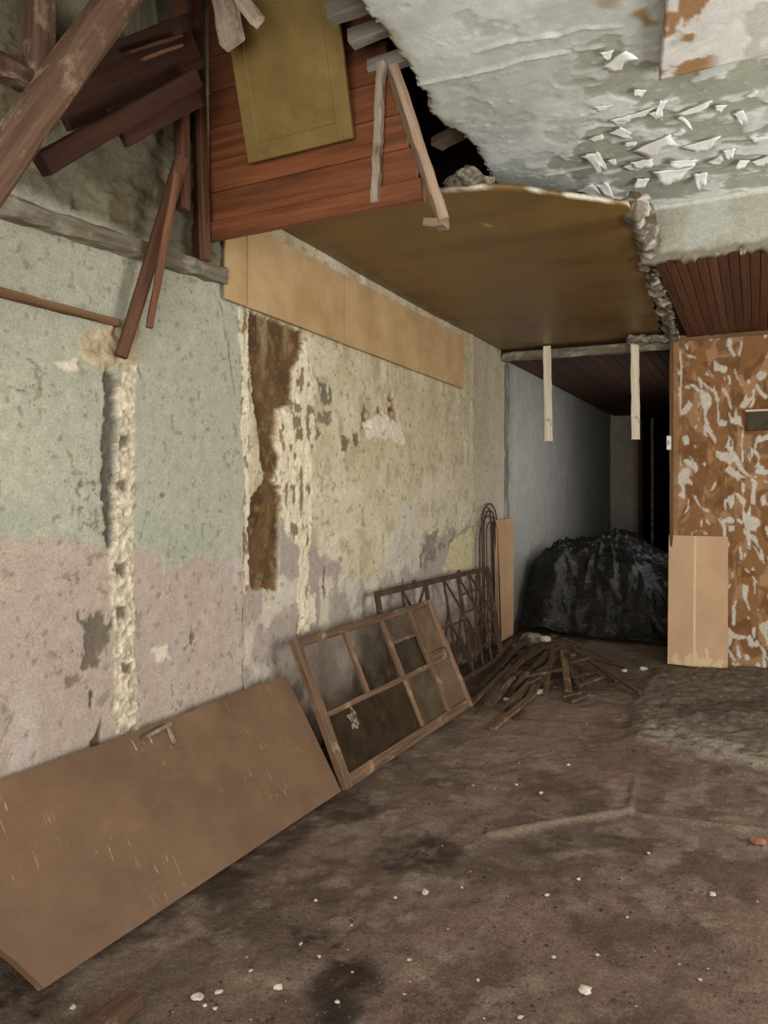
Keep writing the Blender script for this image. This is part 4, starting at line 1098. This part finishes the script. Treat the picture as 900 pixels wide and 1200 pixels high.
# ------------------------------------------------------------------ folded tan board leaning on the back wall
pA, pB = on_y(783, 775, YB - 0.10), on_y(853, 778, YB - 0.10)
zt = on_y(818, 628, YB - 0.03).z
M_lightcard = noise_mat('pale_card_edge', [(0.3, srgb(214, 186, 152)), (0.7, srgb(232, 206, 174))], 4, 0.8)
cb = empty('leaning_board', (pA + pB) / 2, 'tan folded cardboard sheet leaning on the scraped brown wall', 'cardboard')
xm = pA.x + (pB.x - pA.x) * 0.45
zf = fz(xm, YB - 0.1)
mcd, nt, b = base_mat('tan_cardboard', 0.8, 0.2)
v = coords(nt)
n1 = noise_node(nt, v, 2, 5, 0.6)
c = ramp(nt, n1, [(0.3, srgb(196, 160, 126)), (0.7, srgb(216, 180, 146))])
sep = N(nt, 'ShaderNodeSeparateXYZ'); nt.links.new(v, sep.inputs[0])
n2 = noise_node(nt, coords(nt, 'Object', (9, 9, 4)), 2, 4, 0.6)
mr = N(nt, 'ShaderNodeMapRange'); mr.inputs['From Min'].default_value = 0.05; mr.inputs['From Max'].default_value = 0.26; mr.inputs['To Min'].default_value = 0.54; mr.inputs['To Max'].default_value = 0.30
nt.links.new(sep.outputs[2], mr.inputs['Value'])
lt = N(nt, 'ShaderNodeMath', operation='LESS_THAN'); nt.links.new(n2, lt.inputs[0]); nt.links.new(mr.outputs[0], lt.inputs[1])
sc2 = N(nt, 'ShaderNodeMath', operation='MULTIPLY'); sc2.inputs[1].default_value = 0.75; nt.links.new(lt.outputs[0], sc2.inputs[0])
c = mixn(nt, c, srgb(226, 204, 162), sc2.outputs[0])
nt.links.new(c, b.inputs['Base Color'])
def leaf_panel(nm, x0, x1, d0, d1, mat):
    # bottom further from the wall than the top, slight fold between panels
    V_ = []
    for (x, dd) in ((x0, d0), (x1, d1)):
        for th in (0, 0.012):
            V_ += [(x, YB - 0.15 - dd + th, zf + 0.01), (x, YB - 0.035 - dd * 0.6 + th, zt)]
    F_ = [(0, 1, 5, 4), (2, 6, 7, 3), (0, 2, 3, 1), (4, 5, 7, 6), (1, 3, 7, 5), (0, 4, 6, 2)]
    new_obj(nm, V_, F_, mat, cb)
leaf_panel('board_panel', pA.x, xm - 0.006, 0.0, 0.02, mcd)
leaf_panel('board_panel', xm + 0.006, pB.x, 0.02, 0.0, mcd)
beam('fold_strip', (xm, YB - 0.170, zf + 0.01), (xm, YB - 0.047, zt), 0.022, 0.006, (0, -1, 0), M_lightcard, cb, seg=3, jit=0.0005)
# meter niche box and switch on the back wall
p = on_y(875, 481, YB); q = on_y(905, 504, YB)
mbx = empty('meter_box', ((p.x + q.x) / 2 + 0.08, YB - 0.03, q.z), 'small dark box with pale top edge on the scraped wall', 'box')
V_, F_ = bxm(p.x, p.x + 0.32, YB - 0.06, YB + 0.01, q.z, p.z - 0.02, 0.004)
new_obj('box_body', V_, F_, noise_mat('dark_green_metal', [(0.3, srgb(52, 46, 32)), (0.7, srgb(84, 76, 54))], 14, 0.6), mbx)
V_, F_ = bxm(p.x - 0.01, p.x + 0.33, YB - 0.075, YB + 0.01, p.z - 0.02, p.z, 0.003)
new_obj('box_lid', V_, F_, M_whitewood, mbx)
p = on_y(785, 519, YB - 0.02)
sw = empty('light_switch', p, 'small white switch box on the jamb beside the corridor', 'switch')
V_, F_ = bxm(-0.745, -0.705, YB - 0.05, YB + 0.01, p.z - 0.065, p.z + 0.065, 0.005)
new_obj('switch_box', V_, F_, M_flake, sw)
V_, F_ = bxm(-0.733, -0.717, YB - 0.058, YB - 0.048, p.z - 0.02, p.z + 0.02, 0.003)
new_obj('toggle', V_, F_, M_chip, sw)

# ------------------------------------------------------------------ HEAP OF LATHS
rnd = random.Random(21)
center = on_z(640, 785, 0)
def lath(a, b, w, t, z0, z1, label, mat=M_stick, grp='wooden laths heaped beside the grille'):
    pa = on_z(*a, 0); pb = on_z(*b, 0)
    pa.z = fz(pa.x, pa.y) + z0; pb.z = fz(pb.x, pb.y) + z1
    o = beam('wooden_lath', pa, pb, w, t, (0, 0, 1), mat, seg=5, jit=0.002)
    o['label'] = label; o['category'] = 'lath'; o['group'] = grp
    return o
GEN = 'thin dark wooden lath lying in the heap before the corridor'
lath((577, 857), (625, 822), 0.05, 0.02, 0.012, 0.05, 'long pale-edged lath sticking out nearest to the camera', M_oldframe)
lath((666, 812), (660, 782), 0.06, 0.025, 0.014, 0.14, 'short stout pale lath standing out at heap centre', M_oldframe)
lath((612, 806), (660, 800), 0.03, 0.02, 0.10, 0.12, 'pale thin lath lying level across the heap')
lath((750, 818), (670, 776), 0.025, 0.018, 0.012, 0.13, 'long thin lath reaching furthest right out of the heap')
lath((722, 800), (664, 772), 0.03, 0.018, 0.012, 0.15, 'second thin lath fanning right out of the heap')
lath((735, 784), (660, 768), 0.04, 0.018, 0.012, 0.16, 'upper thin lath fanning right out of the heap')
for (a, b, z1) in (((552, 828), (600, 790), .10), ((560, 826), (612, 786), .12), ((575, 812), (628, 776), .13), ((590, 836), (634, 798), .10), ((596, 830), (640, 795), .12), ((560, 812), (610, 768), .10), ((578, 800), (640, 772), .14),
                   ((600, 812), (642, 780), .15), ((570, 790), (625, 755), .10), ((585, 784), (650, 762), .15), ((606, 800), (655, 776), .17), ((640, 815), (648, 778), .15), ((625, 822), (648, 786), .12), ((682, 812), (658, 778), .13),
                   ((690, 806), (650, 780), .13), ((600, 776), (660, 790), .10), ((610, 766), (668, 780), .12), ((630, 760), (672, 790), .14), ((585, 770), (640, 768), .09), ((600, 758), (668, 762), .09), ((640, 800), (700, 792), .05),
                   ((650, 806), (720, 810), .03), ((610, 790), (690, 786), .14), ((560, 838), (588, 806), .06), ((605, 842), (628, 812), .08), ((575, 826), (606, 798), .09)):
    lath((a[0] + rnd.uniform(-4, 4), a[1] + rnd.uniform(-3, 3)), b, rnd.uniform(0.03, 0.055), rnd.uniform(0.014, 0.024), 0.012, z1 * rnd.uniform(0.7, 1.2), GEN)
for k in range(16):
    a0 = (rnd.uniform(572, 690), rnd.uniform(772, 826)); an = rnd.uniform(-0.9, 0.9)
    ln_ = rnd.uniform(16, 34)
    lath(a0, (a0[0] + ln_ * math.cos(an), a0[1] - abs(ln_ * math.sin(an)) * 0.8), rnd.uniform(0.025, 0.05), 0.016, rnd.uniform(0.01, 0.08), rnd.uniform(0.04, 0.14), 'short broken bit of lath lying on the heap')
for (x, y, r, lab, mt) in ((639, 762, 0.05, 'round pale stone on top of the dusty mound', M_chip), (625, 752, 0.14, 'dusty grey rubble mound behind the lath heap', M_rubble), (604, 754, 0.035, 'small pale stone at foot of the tan corner board', M_chip),
                       (650, 768, 0.09, 'lower grey rubble lump under the lath heap', M_rubble)):
    p = on_z(x, y + 6, 0)
    z_ = fz(p.x, p.y) + (0.13 if lab.startswith('round') else 0)
    tag(rock('rubble_stone', (p.x, p.y, z_), r, mt, int(x)), lab, 'stone')

# ------------------------------------------------------------------ plank end and chips on the floor
pa = on_z(100, 1212, 0.03); pb = on_z(158, 1166, 0.03)
d = (pb - pa).normalized()
tag(beam('floor_plank', pa - d * 0.5 + Vector((0, 0, fz(pa.x, pa.y) - 0.0)), pb + Vector((0, 0, fz(pb.x, pb.y))), 0.075, 0.045, (0, 0, 1), M_dusty, seg=8, jit=0.003), 'dusty wooden plank end on the floor at bottom left', 'plank')
chips = [(232, 1168, 14), (256, 1164, 9), (240, 1178, 6), (252, 1181, 5), (326, 1160, 12), (86, 1178, 9), (294, 1142, 5), (370, 1055, 5), (374, 1125, 5), (352, 1106, 5), (412, 1085, 4), (498, 1048, 9), (541, 1039, 4), (641, 1050, 6), (634, 930, 6),
         (666, 898, 5), (605, 920, 4), (686, 1167, 18), (649, 1125, 6), (700, 1122, 5), (463, 1054, 5), (678, 1030, 5), (738, 746, 8), (732, 787, 8), (754, 785, 10), (632, 812, 12), (594, 820, 8), (835, 1050, 8), (760, 1000, 4), (560, 1150, 6), (610, 1195, 8), (480, 1130, 5), (395, 1175, 6), (735, 1078, 4), (820, 1150, 6)]
for i, (x, y, s) in enumerate(chips):
    p = on_z(x, y, 0); dpt = (p - O).dot(Vector((-SN, CS, 0)))
    o = rock('plaster_chip', (p.x, p.y, fz(p.x, p.y) + 0.002), s * dpt / F_PX * 0.48, M_chip, 300 + i, sub=2, flat=0.5)
    tag(o, 'small white plaster chip scattered on the dirt floor', 'chip', 'plaster chips on the dirt floor')
p = on_z(888, 990, 0)
M_orange = noise_mat('orange_shard', [(0.3, srgb(128, 82, 62)), (0.7, srgb(162, 112, 86))], 20)
tag(rock('tile_shard', (p.x, p.y, fz(p.x, p.y) + 0.002), 0.032, M_orange, 900, flat=0.4), 'orange terracotta shard on the floor at the right edge', 'shard')

# ------------------------------------------------------------------ loose grit over the dirt floor
rs_ = np.random.RandomState(5)
nG = 11000
ty = rs_.rand(nG)
gy = 1.6 + 6.2 * ty ** 1.3
gx = W + 0.5 + (2.75 - 0.0) * rs_.rand(nG)
dens = fbm(gx * 2.2, gy * 2.2, 701, 4)
ok = (dens > 0.42) & (gx > W + 0.75) & (gy < 7.2)
gx, gy = gx[ok], gy[ok]
sz = 0.0022 + 0.007 * rs_.rand(len(gx)) ** 4
octv = np.array([(1, 0, 0), (0, 1, 0), (-1, 0, 0), (0, -1, 0), (0, 0, 0.8), (0, 0, -0.8)], float)
octf = np.array([(0, 1, 4), (1, 2, 4), (2, 3, 4), (3, 0, 4), (1, 0, 5), (2, 1, 5), (3, 2, 5), (0, 3, 5)])
ang = rs_.rand(len(gx)) * 6.28
ix = np.clip(np.searchsorted(_fx, gx), 0, len(_fx) - 1); iy = np.clip(np.searchsorted(_fy, gy), 0, len(_fy) - 1)
gz = _fh[ix, iy]
vj = octv[None] * (0.7 + 0.6 * rs_.rand(len(gx), 6, 1))
ca, sa = np.cos(ang)[:, None], np.sin(ang)[:, None]
vx = (vj[..., 0] * ca - vj[..., 1] * sa) * sz[:, None] + gx[:, None]
vy = (vj[..., 0] * sa + vj[..., 1] * ca) * sz[:, None] * 0.8 + gy[:, None]
vz = vj[..., 2] * sz[:, None] * 0.7 + gz[:, None] + 0.001
GV = np.stack([vx, vy, vz], -1).reshape(-1, 3)
GF = (octf[None] + (np.arange(len(gx)) * 6)[:, None, None]).reshape(-1, 3)
tone = rs_.rand(len(gx))
gc = S(92, 76, 64)[None] * (0.4 + 1.0 * tone[:, None]) + S(190, 176, 156)[None] * (tone[:, None] > 0.93) * 0.6
o = new_obj('floor_grit', GV, [tuple(f) for f in GF.tolist()], M_floor, col=np.repeat(gc, 6, axis=0))
o['kind'] = 'stuff'; o['label'] = 'loose grit and crumbs strewn over the dirt floor'; o['category'] = 'grit'
